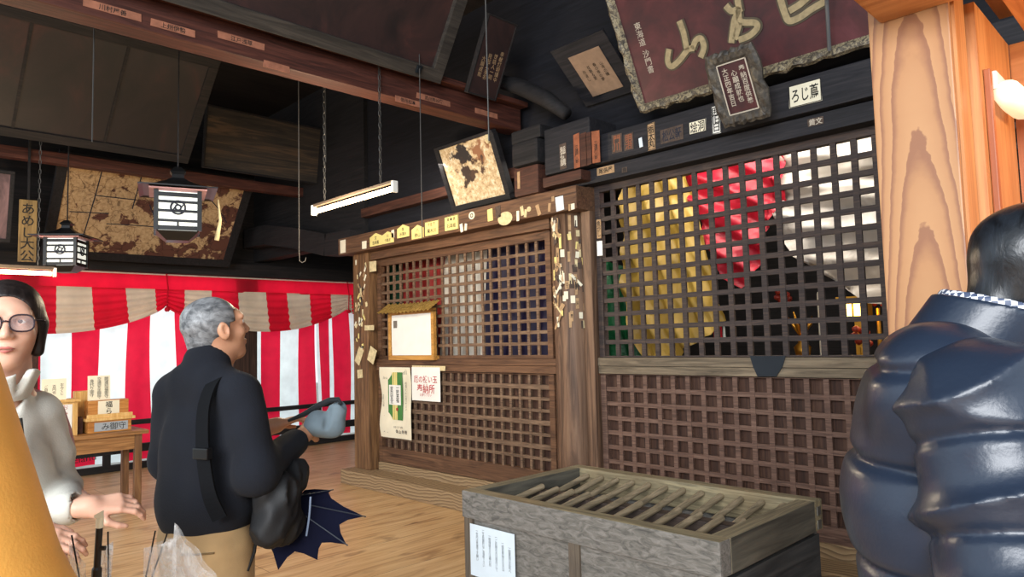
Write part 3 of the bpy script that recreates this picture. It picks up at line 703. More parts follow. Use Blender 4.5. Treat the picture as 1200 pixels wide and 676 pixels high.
bm = B(); box(bm, (BX1 - .03, BY0 + .02, .06), (BX1 - .012, BY1 - .02, BZ - rh - .02)); obj('side_panel', bm, gy, ob); bm = B(); box(bm, (BX0 + .012, BY0 + .02, .06), (BX0 + .03, BY1 - .02, BZ - rh)); obj('side_panel', bm, gy, ob)
bm = B(); box(bm, (BX0 + .02, BY0 + .02, .06), (BX1 - .02, BY0 + .035, BZ - rh)); obj('front_panel', bm, m_boxw, ob); bm = B(); box(bm, (BX0 + .02, BY1 - .035, .06), (BX1 - .02, BY1 - .02, BZ - rh)); obj('back_panel', bm, m_boxw, ob)
for x in (BX0 + .035, aty(671, 655, BY0).x, BX1 - .035):
    bm = B(); box(bm, (x - .028, BY0 + .006, .06), (x + .028, BY0 + .05, BZ - rh), bev=.004); obj('front_stile', bm, wood('box_stile_wood', ['#3a332c', '#5d5348', '#776a59'], 'z', rough=.7) if x == BX0 + .035 else bpy.data.materials['box_stile_wood'], ob)
bm = B(); box(bm, (BX0 - .02, BY0 - .02, 0), (BX1 + .02, BY1 + .02, .07), bev=.008); obj('plinth', bm, m_boxw, ob)
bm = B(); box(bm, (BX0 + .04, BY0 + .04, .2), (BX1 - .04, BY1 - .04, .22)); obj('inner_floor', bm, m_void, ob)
ym = BY0 + .43
bm = B(); box(bm, (BX0 + rw, ym - .035, BZ - .14), (BX1 - rw, ym + .035, BZ - .055), bev=.006); obj('cross_rail', bm, wood('cross_rail_wood', ['#2c2521', '#453a34', '#58493f'], 'x'), ob)
for row, (ya, yb) in enumerate(((BY0 + rw - .01, ym - .005), (ym + .06, BY1 - rw - .005))):
    for i in range(12):
        x = BX0 + rw + .055 + i * (BX1 - BX0 - 2*rw - .09) / 11.2
        bm = B(); tube(bm, [(x, ya, BZ - .088), (x, yb - .004, BZ - .036), (x, yb, BZ - .0355)], [.0145, .015, .0135], 12); obj('slat', bm, m_slat, ob, smooth=False)
for z in (.755, .70):
    bm = B(); box(bm, (BX1, BY1 - .06, z - .018), (BX1 + .004, BY1 - .025, z + .018), bev=.002); obj('metal_plate', bm, plain('worn_steel', '#8a8b86', .4, .8) if z > .72 else bpy.data.materials['worn_steel'], ob)
# paper notice on the box
c0, c1, c2, c3 = [aty(*p, BY0 + .004) for p in [(551, 613), (603, 626), (604, 676), (553, 676)]]
px0, px1, pz1 = c0.x, c1.x, (c0.z + c1.z) / 2
pn = thing('paper_notice', 'white paper notice with columns of tiny handwriting on the front of the offering box', 'notice', ((px0+px1)/2, BY0 + .003, .42))
M = frame_of(((px0+px1)/2, BY0 + .004, .42), (1, 0, 0), (0, 0, 1)); hw, hh = (px1-px0)/2, pz1 - .42
bm = B(); prism(bm, [(-hw, 0), (hw, 0), (hw, hh), (-hw, hh)], M, .002); obj('sheet', bm, m_paperb, pn)
cols = ['一御賽銭は此処へ', '一線香奉納のお方は', '一ご祈願の方は受付にて', '一御神籤の方は横の所', '一写真撮影はご遠慮下さい', '一堂内は禁煙です願い']
obj('lettering', merge([text_bm(s, .0165, shift(M, hw * (.78 - .29 * i), hh * (.50 + .02*i), .0024), vertical=True, lh=.86) for i, s in enumerate(cols)]), m_inkg, pn)

# ================================================================== notices on the lattice
def sheet(name, label, cat, px0, px1, pyt, pyb, y, mat, tilt=0, wav=0.0):
    a, b = aty(px0, pyt, y), aty(px1, pyb, y); cx, w, h = (a.x+b.x)/2, b.x-a.x, a.z-b.z
    t = thing(name, label, cat, (cx, y, b.z)); M = frame_of((cx, y, b.z), (1, 0, 0), (0, 0, 1)) @ Matrix.Rotation(tilt, 4, 'Z')
    bm = grid(lambda u, v: M @ V(((u-.5)*w*(1 + wav*math.sin(v*9)), v*h, .002 + wav*.25*math.sin(v*8) + wav*.2*math.sin(u*7))), 10, 18)
    obj('sheet', bm, mat, t, smooth=True); return t, M, w, h
YN = YL - .066
t, M, w, h = sheet('poster', 'green and cream festival poster hung on the lower brown lattice', 'poster', 446, 483, 430, 516, YN, m_paperc, wav=.04)
W0 = .014
m_green = plain('poster_green', '#3f7a3c', .7)
bm = B(); prism(bm, [(-w*.22, h*.26), (w*.24, h*.26), (w*.24, h*.93), (-w*.22, h*.93)], shift(M, 0, 0, W0 - .004), .002); obj('green_block', bm, m_green, t)
bm = B()
for u in (-.05, .01, .06): prism(bm, [(w*(u-.022), h*.26), (w*(u+.022), h*.26), (w*(u+.022), h*.93), (w*(u-.022), h*.93)], shift(M, 0, 0, W0 - .001), .001)
obj('cream_band', bm, m_yel, t)
bm = B(); prism(bm, [(-w*.18, h*.47), (w*.2, h*.47), (w*.2, h*.75), (-w*.18, h*.75)], shift(M, 0, 0, W0 + .001), .001); obj('title_panel', bm, m_paperw, t)
obj('lettering', merge([text_bm('一陽来福', h*.072, shift(M, w*.1, h*.61, W0+.003), vertical=True, thick=.01, lh=.8), text_bm('家内安全', h*.072, shift(M, -w*.09, h*.61, W0+.003), vertical=True, thick=.01, lh=.8),
    text_bm('初詣どうぞお参り下さい', h*.04, shift(M, w*.36, h*.60, W0), vertical=True, lh=.9), text_bm('正月三日間', h*.035, shift(M, -w*.38, h*.52, W0), vertical=True)]), m_ink, t)
bm = B()
for a in range(6): prism(bm, [(.02*math.cos(q)*(1 if k % 2 else .5), .02*math.sin(q)) for k, q in enumerate([a*1.05, a*1.05+.5, a*1.05+1.0])], shift(M, w*.08, h*.41, W0+.002), .001)
prism(bm, [(.016*math.cos(k*math.pi/6), .016*math.sin(k*math.pi/6)) for k in range(12)], shift(M, w*.08, h*.41, W0+.004), .001); prism(bm, [(-.01, -.02), (.008, -.015), (.002, .025)], shift(M, -w*.36, h*.28, W0), .001)
obj('red_emblem', bm, m_inkr, t)
bm = B()
for i in range(7): prism(bm, [(-.003, 0), (.003, 0), (0, .045 + .01*(i % 3))], shift(M, w*(-.38 + .045*i) if i < 4 else w*(.24+.07*(i-4)), h*(.83 if i < 4 else .9), W0, rot=(-.5+.3*i if i < 4 else -.9 + .4*(i-4))), .001)
obj('leaf_print', bm, plain('poster_dark_leaf', '#2c4a2c', .7), t)
obj('footer_lettering', merge([text_bm('柴 山 帝 釈', h*.055, shift(M, w*.2, h*.10, W0+.001), thick=.03), text_bm('おまつり 令和', h*.035, shift(M, w*.1, h*.16, W0+.001)), text_bm('交通のご案内', h*.022, shift(M, -w*.3, h*.12, W0+.001)), text_bm('受付 本堂前', h*.022, shift(M, -w*.3, h*.08, W0+.001))]), m_inkb, t)
t, M, w, h = sheet('paper_notice', 'small white notice with red brush writing beside the green poster', 'notice', 482.5, 516.5, 430, 471, YN - .004, m_paperw)
obj('lettering', merge([text_bm('厄の祓い玉', w*.165, shift(M, -w*.01, h*.64, .004), thick=.01), text_bm('奉納所', w*.21, shift(M, 0, h*.36, .004), thick=.02), text_bm('お参り下さい', w*.07, shift(M, 0, h*.18, .004))]), m_inkr, t)
bm = B(); prism(bm, [(-w*.5, h*.92), (w*.66, h*.90), (w*.66, h*1.04), (-w*.5, h*1.05)], shift(M, 0, 0, -.006), .002); obj('backing_strip', bm, m_paper, t)
# roofed notice board
YR = 4.30
nb = thing('roofed_notice_board', 'small wooden board with a thatched roof and a blank white sheet on the lattice', 'notice board', (-5.86, 4.33, 1.31))
x0, x1, z0, z1 = aty(455, 400, YR).x, aty(508, 400, YR).x, aty(480, 422, YR).z, aty(480, 365, YR).z
m_nb = wood('honey_wood', ['#8a5f2c', '#b98742', '#cf9d55'], 'x', rough=.5)
bm = B(); f = .045
box(bm, (x0, YR, z0), (x1, YL - .03, z0 + f), bev=.004); box(bm, (x0, YR, z1 - f*.4), (x1, YL - .06, z1 + .02), bev=.004); box(bm, (x0, YR, z0 + f), (x0 + f*.7, YL - .06, z1), bev=.004); box(bm, (x1 - f*.9, YR, z0 + f), (x1, YL - .06, z1), bev=.004)
obj('board_frame', bm, m_nb, nb)
bm = B(); box(bm, (x0 + f*.7, YR + .025, z0 + f), (x1 - f*.9, YL - .06, z1 - f*.4)); obj('board_back', bm, m_nb, nb)
xa, xb = x0 + f*.9, x1 - f*1.1
bm = grid(lambda u, v: V((xa + (xb-xa)*u, YR + .02 - .004*math.sin(u*5+v*3), z0 + f*1.1 + (z1 - f*.6 - z0 - f*1.1)*v)), 8, 8); sh = obj('blank_sheet', bm, m_paperw, nb, smooth=True)
bm = B(); box(bm, (xa + .04, YR + .012, z1 - .16), (xa + .10, YR + .014, z1 - .085)); obj('grey_stamp', bm, plain('stamp_grey', '#6f6a62', .8), nb)
rx0, rx1, rz0, rz1 = x0 - .08, x1 + .07, z1 - .0, z1 + .10
m_straw = wood('straw_thatch', ['#7b5f2e', '#a98844', '#caa963'], 'y', k=3, rough=.8, bump=.8)
bm = grid(lambda u, v: V((rx0 + (rx1-rx0)*u, YR - .09 + .15*v, rz0 + .008*math.sin(u*90) - .01*math.sin(u*3) + .10*v)), 80, 6); r = bmesh.ops.solidify(bm, geom=bm.faces[:], thickness=.035); obj('straw_roof', bm, m_straw, nb)

# ================================================================== signboards and votive pictures above
def panel_mat(o, ux, vy): return frame_of(o, ux, vy)
def on(M, px, py):
    n = (M.to_3x3() @ V((0, 0, 1))); d = ray(px, py); t = n.dot(M.translation - CAMP) / n.dot(d); q = M.inverted() @ (CAMP + d * t); return (q.x, q.y)
# big signboard
so = V((-2.886, 4.20, 3.11)); vy = V((0, -.315, .66)).normalized()
M = frame_of(so, (1, 0, 0), vy); sw, sh_ = 1.95, 1.02
sg = thing('signboard', 'huge dark red signboard with gold brush characters and an ornate carved border', 'signboard', (so.x + sw/2, 4.2, 3.05))
m_sb = blotch('dark_red_lacquer', [(.3, '#2b1a20'), (.55, '#4a2327'), (.75, '#603036')], 3, .6, .45, 4, (1, 1, 1), .05)
m_carv = blotch('worn_carved_gilt', [(.35, '#2a2824'), (.48, '#5d5446'), (.58, '#988d70'), (.68, '#463f34')], 26, 2, .6, 6)
bm = B(); prism(bm, [(.05, .05), (sw-.05, .05), (sw-.05, sh_-.05), (.05, sh_-.05)], shift(M, 0, 0, -.03), .03); obj('board', bm, m_sb, sg)
def wavyframe(bm, M, w, h, t, d, amp, n=26, rad=.0):
    """carved border: closed ring of bulging cross-sections with a wavy outer edge"""
    per = []
    for i in range(n): per.append((w*i/n, 0, 0, -1))
    for i in range(n//2): per.append((w, h*i/(n//2), 1, 0))
    for i in range(n): per.append((w - w*i/n, h, 0, 1))
    for i in range(n//2): per.append((0, h - h*i/(n//2), -1, 0))
    N = len(per); rings = []
    for i, (u, v, nu, nv) in enumerate(per):
        a = amp * (math.sin(i * 2.1) + .6 * math.sin(i * 3.7)); cu, cv = w/2 - u, h/2 - v
        iu = min(max(u, t), w - t); iv = min(max(v, t), h - t); ou, ov = u + nu * a, v + nv * a
        if (u, v) in ((0, 0), (w, 0), (w, h), (0, h)): ou, ov = u + (t*.22 if u == 0 else -t*.22), v + (t*.22 if v == 0 else -t*.22)
        mu, mv = (ou + iu)/2, (ov + iv)/2
        rings.append([bm.verts.new(M @ V(q)) for q in ((ou, ov, -d*.4), (ou, ov, d*.4), (mu*.6+ou*.4, mv*.6+ov*.4, d*(1+.3*math.sin(i*2.9))), (mu*.5+iu*.5, mv*.5+iv*.5, d*.7), (iu, iv, .002), (iu, iv, -d*.4))])
    for i in range(N):
        a, b = rings[i], rings[(i+1) % N]
        for k in range(6): bm.faces.new((a[k], b[k], b[(k+1) % 6], a[(k+1) % 6]))
bm = B(); wavyframe(bm, M, sw, sh_, .065, .035, .008, 34); obj('carved_border', bm, m_carv, sg)
CH = [[(797,24),(802,38),(806,58)], [(785,57),(783.5,71),(788,77.5),(798,69.5),(807,58),(814.5,56)], [(812.5,57),(816.5,47),(822.5,45),(826,55),(822,67)],
      [(851.5,6),(858,12.5),(866.5,11),(861.5,24),(858,50)], [(866.5,12.6),(869,25),(885.5,26.4),(888,32.7),(879,41.5),(866.5,46.5)], [(868,26),(862,46)], [(864,-12),(866,4),(868,14)],
      [(912,-18),(915,-4),(917,4),(920.6,15),(925.6,24),(938,20),(951,11),(968,1)], [(925.6,12.5),(938,5),(948,-4)]]
bm = B(); b2 = B()
for st in CH:
    P = [on(M, *p) for p in st]; strokes_bm(bm, P, .062, M, .002, .005); strokes_bm(b2, P, .038, M, .006, .008)
obj('lettering_outline', bm, plain('letter_edge', '#4a4234', .6), sg); obj('lettering', b2, m_gold, sg)  # dark outline drawn wider beneath the gold characters
u, v = on(M, 750, 40); u2, v2 = on(M, 760, 72)
obj('small_lettering', merge([text_bm('東海道', .055, shift(M, u, v, .003), vertical=True), text_bm('沙門書', .055, shift(M, u2, v2, .003), vertical=True)]), m_inkt, sg)
bm = B(); tube(bm, [aty(968, -25, 3.85), aty(969, 5, 3.95), aty(972, 59, 4.1)], .011, 8); obj('support_rod', bm, plain('grey_iron_rod', '#6d7073', .5, .5), sg)
# small carved tablet in front of the sign
M = frame_of(aty(848, 150, 4.06), (1, 0, 0), V((0, -.24, .47))); a, b, c, d = [on(M, *p) for p in [(848, 150), (908, 133), (890, 45), (830, 66)]]
W, H = b[0] - a[0], (c[1] + d[1]) / 2
tb = thing('carved_tablet', 'small carved tablet with pale script leaning out in front of the signboard', 'tablet', (aty(878, 141, 4.06).x, 4.06, 2.77))
bm = B(); prism(bm, [(.03, .04), (W-.03, .04), (W-.04, H-.04), (.03, H-.04)], M, .015); obj('face', bm, m_sb, tb)
bm = B(); wavyframe(bm, shift(M, -.0, 0, .015), W, H, .075, .022, .006, 16); obj('carved_border', bm, blotch('dull_carved_wood', [(.35, '#221f1d'), (.55, '#4a443b'), (.7, '#6b6252')], 18, 1, .6), tb)
bm = B()
for a_, b_ in (((.075, .07), (W-.075, .07)), ((W-.075, .07), (W-.08, H-.075)), ((W-.08, H-.075), (.075, H-.075)), ((.075, H-.075), (.075, .07))): strokes_bm(bm, [a_, b_], .007, M, .02, .004)
obj('inner_line', bm, m_inkt, tb)
obj('lettering', merge([text_bm(s, .04, shift(M, W*(.66 - .16*i), H*(.50 + .01*i), .019), vertical=True, thick=.01) for i, s in enumerate(['奉納百度供養', '心願成就也', '大正四年吉日'])]), m_inkt, tb)
# pale calligraphy sheet on a dark tilted board
M = frame_of((-3.469, 4.40, 3.447), (1, 0, 0), V((0, -.293, .24))); a, b, c, d = [on(M, *p) for p in [(695, 113), (731, 102), (698, 55), (666, 68)]]
t = thing('calligraphy_panel', 'pale tan sheet with faded brush writing on a dark board tilted under the rafters', 'panel', (-3.3, 4.42, 3.40))
bm = B(); prism(bm, [(-.12, -.07), (b[0]+.10, -.07), (b[0]+.10, c[1]+.10), (-.12, c[1]+.10)], shift(M, 0, 0, -.025), .02); obj('board', bm, m_blue, t)
bm = B(); prism(bm, [(0, 0), (b[0], 0), (b[0], c[1]), (0, c[1])], M, .004); obj('sheet', bm, plain('faded_tan_sheet', '#8f7660', .85, var=.12, vscale=20), t)
obj('lettering', merge([text_bm(s, .034, shift(M, b[0]*(.8 - .2*i), c[1]*(.52 - .03*(i % 2)), .006), vertical=True) for i, s in enumerate(['山寺の鐘', '春の夜の夢', '花散る里', '月清し'])]), m_ink, t)
# square peeling votive picture on the ledge
M = frame_of((-5.14, 4.35, 2.81), (1, 0, 0), V((0, -.197, .52))); a, b, c, d = [on(M, *p) for p in [(535, 241), (595, 228), (575, 160), (515, 173)]]
W, H = b[0], (c[1] + d[1]) / 2
def peel_mat():
    nt = NT('peeling_paint'); v = coords(nt, (1, 1, 1))
    n0 = nt.n('ShaderNodeTexNoise', Scale=9.0, Detail=6.0); nt.l(v, n0.inputs['Vector'])
    n1 = nt.n('ShaderNodeTexNoise', Scale=24.0, Detail=9.0, Roughness=.7); nt.l(v, n1.inputs['Vector'])
    base = ramp(nt, n1.outputs['Fac'], [(.33, '#5a4636'), (.41, '#ab8f6b'), (.52, '#c7b28c'), (.64, '#d8cdb6')])
    def patch(c0, thr, col, prev):
        ds = nt.n('ShaderNodeVectorMath', operation='DISTANCE'); nt.l(v, ds.inputs[0]); ds.inputs[1].default_value = c0
        m = nt.n('ShaderNodeMath', operation='MULTIPLY_ADD'); nt.l(n0.outputs['Fac'], m.inputs[0]); m.inputs[1].default_value = .55; nt.l(ds.outputs['Value'], m.inputs[2])
        r = ramp(nt, m.outputs[0], [(thr, (1, 1, 1)), (thr + .03, (0, 0, 0))]); mx = nt.n('ShaderNodeMixRGB'); nt.l(r.outputs[0], mx.inputs[0]); nt.l(prev, mx.inputs[1]); mx.inputs[2].default_value = hexc(col); return mx.outputs[0]
    o = patch((.14, -.12, .52), .36, '#8a5f42', base.outputs[0]); o = patch((-.02, -.13, .50), .35, '#2b2523', o); o = patch((-.08, -.06, .34), .36, '#3a2a22', o); o = patch((.06, -.08, .38), .33, '#4a3528', o)
    nt.l(o, nt.b.inputs['Base Color']); nt.b.inputs['Roughness'].default_value = .85; return nt.m
m_peel = peel_mat()
t = thing('votive_picture', 'square peeling votive picture in a black frame leaning above the ledge beam', 'votive picture', (-4.79, 4.33, 2.72))
bm = B(); prism(bm, [(0, 0), (W, 0), (W, H), (0, H)], M, .01); obj('painted_face', bm, m_peel, t)
bm = B()
for lo, hi in (((-.05, -.05), (W+.05, 0)), ((-.05, H), (W+.05, H+.03)), ((-.05, 0), (0, H)), ((W, 0), (W+.06, H))): box(bm, (lo[0], lo[1], -.03), (hi[0], hi[1], .03), M, .004)
obj('frame', bm, m_dark, t)
bm = B(); lathe(bm, [(.01, 0), (.025, .02), (.024, .09), (.008, .11)], (M @ V((W*.96, H*.86, .035))), 10); obj('pale_knob', bm, m_paper, t)
# big faded votive painting on the left wall
def ypanel(name, label, cat, xb, xt, yb, zb, zt, face, frame_m, fw=.06, ft=.03, dv=(), dm=None, lean_label=None, y01=None):
    y0, y1 = yb; M = frame_of((xb, y0, zb), (0, 1, 0), V((xt - xb, 0, zt - zb))); W = y1 - y0; H = math.hypot(xt - xb, zt - zb)
    t = thing(name, label, cat, (xb, (y0+y1)/2, zb))
    bm = B(); prism(bm, [(0, 0), (W, 0), (W, H), (0, H)], M, .012); obj('painted_face', bm, face, t)
    bm = B()
    for lo, hi in (((-fw, -fw), (W+fw, 0)), ((-fw, H), (W+fw, H+fw)), ((-fw, 0), (0, H)), ((W, 0), (W+fw, H))): box(bm, (lo[0], lo[1], -.03), (hi[0], hi[1], ft), M, .006)
    obj('frame', bm, frame_m, t)
    if dv:
        for u in dv: bm = B(); box(bm, (u*W - .012, 0, .012), (u*W + .012, H, .02), M); obj('dividing_strip', bm, frame_m, t)
    return t, M, W, H
def ema_mat():
    nt = NT('faded_votive_paint'); v = coords(nt, (1, 1, 1))
    n0 = nt.n('ShaderNodeTexNoise', Scale=6.0, Detail=6.0); nt.l(v, n0.inputs['Vector'])
    ad = nt.n('ShaderNodeMixRGB', blend_type='ADD'); ad.inputs[0].default_value = .22; nt.l(v, ad.inputs[1]); nt.l(n0.outputs['Color'], ad.inputs[2])
    n1 = nt.n('ShaderNodeTexNoise', Scale=26.0, Detail=8.0, Roughness=.7); nt.l(v, n1.inputs['Vector'])
    base = ramp(nt, n1.outputs['Fac'], [(.3, '#8f7150'), (.5, '#b5966d'), (.7, '#c7ab82')])
    sp = nt.n('ShaderNodeSeparateXYZ'); nt.l(v, sp.inputs[0])
    n2 = nt.n('ShaderNodeTexNoise', Scale=4.2, Detail=6.0, Roughness=.6); nt.l(ad.outputs[0], n2.inputs['Vector'])
    m1 = nt.n('ShaderNodeMath', operation='MULTIPLY_ADD'); nt.l(sp.outputs['Y'], m1.inputs[0]); m1.inputs[1].default_value = .085; nt.l(n2.outputs['Fac'], m1.inputs[2])
    m2 = nt.n('ShaderNodeMath', operation='MULTIPLY_ADD'); nt.l(sp.outputs['Z'], m2.inputs[0]); m2.inputs[1].default_value = -.11; nt.l(m1.outputs[0], m2.inputs[2])
    msk = ramp(nt, m2.outputs[0], [(.49, (0, 0, 0)), (.52, (1, 1, 1))])
    mx = nt.n('ShaderNodeMixRGB'); nt.l(msk.outputs[0], mx.inputs[0]); nt.l(base.outputs[0], mx.inputs[1]); mx.inputs[2].default_value = hexc('#5a3629')
    vo = nt.n('ShaderNodeTexVoronoi', feature='DISTANCE_TO_EDGE', Scale=5.5); nt.l(ad.outputs[0], vo.inputs['Vector'])
    ln = ramp(nt, vo.outputs['Distance'], [(.012, (.42, .36, .32)), (.035, (1, 1, 1))])
    mu = nt.n('ShaderNodeMixRGB', blend_type='MULTIPLY'); mu.inputs[0].default_value = .75; nt.l(mx.outputs[0], mu.inputs[1]); nt.l(ln.outputs[0], mu.inputs[2])
    n3 = nt.n('ShaderNodeTexNoise', Scale=9.0, Detail=7.0, Roughness=.65); nt.l(ad.outputs[0], n3.inputs['Vector'])
    dk = ramp(nt, n3.outputs['Fac'], [(.36, (.28, .24, .24)), (.42, (1, 1, 1))]); mv = nt.n('ShaderNodeMixRGB', blend_type='MULTIPLY'); mv.inputs[0].default_value = .8; nt.l(mu.outputs[0], mv.inputs[1]); nt.l(dk.outputs[0], mv.inputs[2])
    nt.l(mv.outputs[0], nt.b.inputs['Base Color']); nt.b.inputs['Roughness'].default_value = .85; return nt.m
m_ema = ema_mat()
t, M, W, H = ypanel('votive_painting', 'big faded tan and brown votive painting in a dark frame above the bunting', 'votive painting', -9.3, -8.62, (1.86, 3.80), 2.67, 3.56, m_ema, m_dark, fw=.10)
bm = B()
for st in ([(.17,.95),(.16,.6),(.14,.1)], [(.38,.95),(.37,.55)], [(.16,.66),(.38,.66)], [(.46,.62),(.54,.42),(.54,.85)], [(.6,.9),(.58,.5)], [(.25,.35),(.55,.36),(.8,.3)], [(.7,.9),(.85,.7),(.95,.5)], [(.05,.45),(.25,.47)]): strokes_bm(bm, [(a*W, b*H) for a, b in st], .012, M, .0125, .0012)
obj('line_pattern', bm, m_inkb, t)
# long dark tablets leaning out from the beams
m_dpan = blotch('smoked_panel', [(.35, '#141415'), (.55, '#221b1c'), (.72, '#38201f')], 2.2, .8, .6, 5, (1, 1, .4), .05)
m_rpan = blotch('smoked_red_panel', [(.35, '#1e1414'), (.55, '#33201e'), (.72, '#4a2a26')], 2.5, .8, .6, 5, (1, 1, 1), .05)
ypanel('votive_tablet', 'long smoke-blackened tablet of upright boards leaning out under the ceiling behind the red-brown beam', 'votive tablet', -7.5, -6.78, (-.1, 2.62), 3.52, 4.24, m_dpan, m_darky, fw=.09, dv=(.2, .47, .74))
t, M, W, H = ypanel('votive_tablet', 'large dark red framed tablet leaning out over the red-brown ceiling beam', 'votive tablet', -4.17, -3.68, (-.6, 3.30), 3.62, 4.40, m_rpan, wood('tablet_frame_wood', ['#22201e', '#37332f', '#4a443e'], 'y'), fw=.10, ft=.05)
bm = B(); box(bm, (W - .16, -.07, .05), (W - .12, -.01, .07), M, .003); obj('frame_clip', bm, m_iron, t)
t, M, W, H = ypanel('writing_tablet', 'narrow brown tablet with flecked pale writing hanging beyond the dark red framed tablet', 'tablet', -4.20, -3.93, (3.70, 3.99), 3.53, 4.07, m_rpan, m_darky, fw=.015, ft=.018)
obj('lettering', merge([text_bm(s, .042, shift(M, W*(.8 - .2*i), H*(.42 - .02*i), .0135), vertical=True) for i, s in enumerate(['奉献灯明講中', '世話人一同', '発起人連名', '大願成就'])]), m_papert, t)
bm = B(); tube(bm, [(-4.2, 3.85, 3.58), (-4.36, 3.85, 3.58)], .02, 8); obj('peg', bm, m_dark, t)
t, M, W, H = ypanel('plank_tablet', 'weathered horizontal plank tablet high behind the hanging hook', 'tablet', -8.0, -7.9, (3.05, 4.62), 3.56, 4.22, blotch('weathered_plank', [(.3, '#1c1c1c'), (.48, '#38312a'), (.6, '#584636'), (.75, '#6b5441')], 3, 1, .8, 8, (1, .25, 4)), m_dark, fw=.02)
t, M, W, H = ypanel('wall_plaque', 'greyish pink faded plaque cut off at the frame edge beside the gold-lettered strip', 'plaque', -8.47, -8.32, (.70, 1.30), 2.64, 3.26, blotch('faded_pink', [(.3, '#3a2e30'), (.5, '#5d4a4c'), (.7, '#84686a')], 3, 1, .8, 5, (1, 1, .5)), m_dark, fw=.035)
t = thing('hanging_sign', 'narrow hanging wooden sign with dark brush writing on gold near the plaque', 'sign', (-8.3, 1.45, 2.40))
Mh = frame_of((-8.3, 1.45, 2.71), (.14, 1, 0), (0, 0, 1)); bm = B(); box(bm, (-.075, -.31, -.012), (.075, .31, .012), Mh, .004); obj('board', bm, wood('old_gold_board', ['#4a3a22', '#7a6238', '#94794a'], 'z'), t)
obj('lettering', merge([text_bm('あめし', .12, shift(Mh, 0, .10, .0135), vertical=True, thick=.02), text_bm('大公', .12, shift(Mh, 0, -.19, .0135), vertical=True, thick=.02)]), m_ink, t)
bm = B(); bar(bm, (-8.3, 1.45, 3.02), (-8.3, 1.45, 4.75), .02, .02, up=(0, 1, 0)); obj('hanging_bar', bm, m_dark, t)

# ================================================================== lanterns
m_lp = plain('lantern_paper', '#dfe3dd', .7, emit='#eef1e8', es=.55); m_lblk = plain('black_lacquer', '#101113', .35); m_lpk = plain('lantern_pink_underside', '#b98f94', .6)
def lantern(label, loc, rz, s=1.0, top=4.75):
    t = thing('hanging_lantern', label, 'lantern', loc, rz, 'black hanging lanterns')
    L = lambda n, bm, m, sm=False: obj(n, bm, m, t, smooth=sm, local=True)
    bm = B(); k = [(.335, .180), (.335, .200), (.20, .235), (.10, .28), (.055, .31), (.05, .34), (.07, .36), (.03, .40)]
    rings = [[bm.verts.new(V((r*s*math.cos(math.pi/4 + q*math.pi/2) * 1.15 if True else 0, r*s*math.sin(math.pi/4 + q*math.pi/2)*1.15, z*s + (.03*s if i == 0 else 0)))) for q in range(4)] for i, (r, z) in enumerate(k)]
    for a, b in zip(rings, rings[1:]):
        for q in range(4): bm.faces.new((a[q], a[(q+1) % 4], b[(q+1) % 4], b[q]))
    bm.faces.new(rings[0][::-1]); bm.faces.new(rings[-1]); L('roof', bm, m_lblk)
    bm = B(); box(bm, (-.145*s, -.145*s, -.09*s), (.145*s, .145*s, .18*s)); L('paper_box', bm, m_lp)
    bm = B()
    for sx in (-1, 1):
        for sy in (-1, 1): box(bm, (sx*.15*s - .016*s, sy*.15*s - .016*s, -.12*s), (sx*.15*s + .016*s, sy*.15*s + .016*s, .2*s))
    for z in (.155, .10, .03, -.045, -.10):
        for a in range(4):
            Mr = Matrix.Rotation(a*math.pi/2, 4, 'Z'); h = .010 if z not in (.155, -.10) else .016; box(bm, (-.155*s, -.156*s, (z-h)*s), (.155*s, -.146*s, (z+h)*s), Mr)
    for a in range(4): box(bm, (-.007*s, -.154*s, -.09*s), (.007*s, -.146*s, -.045*s), Matrix.Rotation(a*math.pi/2, 4, 'Z'))
    L('lattice_frame', bm, m_lblk)
    for a in range(4):
        bm = B(); Mr = Matrix.Rotation(a*math.pi/2, 4, 'Z') @ frame_of((0, -.160*s, .055*s), (1, 0, 0), (0, 0, 1))
        strokes_bm(bm, [(.05*s*math.cos(q*math.pi/6), .05*s*math.sin(q*math.pi/6)) for q in range(13)], .014*s, Mr, 0, .003)
        strokes_bm(bm, [(.02*s*math.cos(q*math.pi/4), .02*s*math.sin(q*math.pi/4)) for q in range(9)], .012*s, Mr, 0, .003)
        for q in range(4): strokes_bm(bm, [(.022*s*math.cos(q*math.pi/2), .022*s*math.sin(q*math.pi/2)), (.046*s*math.cos(q*math.pi/2+.6), .046*s*math.sin(q*math.pi/2+.6))], .01*s, Mr, 0, .003)
        L('round_crest', bm, m_inkb)
    bm = B(); k2 = [(.19, -.12), (.13, -.165), (.10, -.185)]
    rings = [[bm.verts.new(V((r*s*1.1*math.cos(math.pi/4 + q*math.pi/2), r*s*1.1*math.sin(math.pi/4 + q*math.pi/2), z*s))) for q in range(4)] for r, z in k2]
    for a, b in zip(rings, rings[1:]):
        for q in range(4): bm.faces.new((a[q], a[(q+1) % 4], b[(q+1) % 4], b[q]))
    bm.faces.new(rings[0]); bm.faces.new(rings[-1][::-1]); bmesh.ops.recalc_face_normals(bm, faces=bm.faces[:]); L('base', bm, m_lblk)
    bm = B(); box(bm, (-.20*s, -.20*s, .190*s), (.20*s, .20*s, .200*s)); L('eave_underside', bm, m_lpk)
    bm = B(); tube(bm, [(0, 0, .40*s), (0, 0, top - loc[2])], .006, 6); L('hanging_wire', bm, m_dark)
    return t
a_face = math.atan2(-1.97, 5.7) + math.pi/2
lantern('black roofed lantern with a round crest hanging before the big votive painting', (-5.697, 1.972, 2.52), a_face + .02)
lantern('smaller-looking black lantern with a round crest just beside the long warm tube lamp', tuple(atd(78, 300, 6.9)), a_face - .28, .88)
bm = B(); tube(bm, [(-5.63, 2.26, 2.69), (-5.61, 2.27, 2.52), (-5.63, 2.25, 2.36)], [.006, .012, .02], 8)
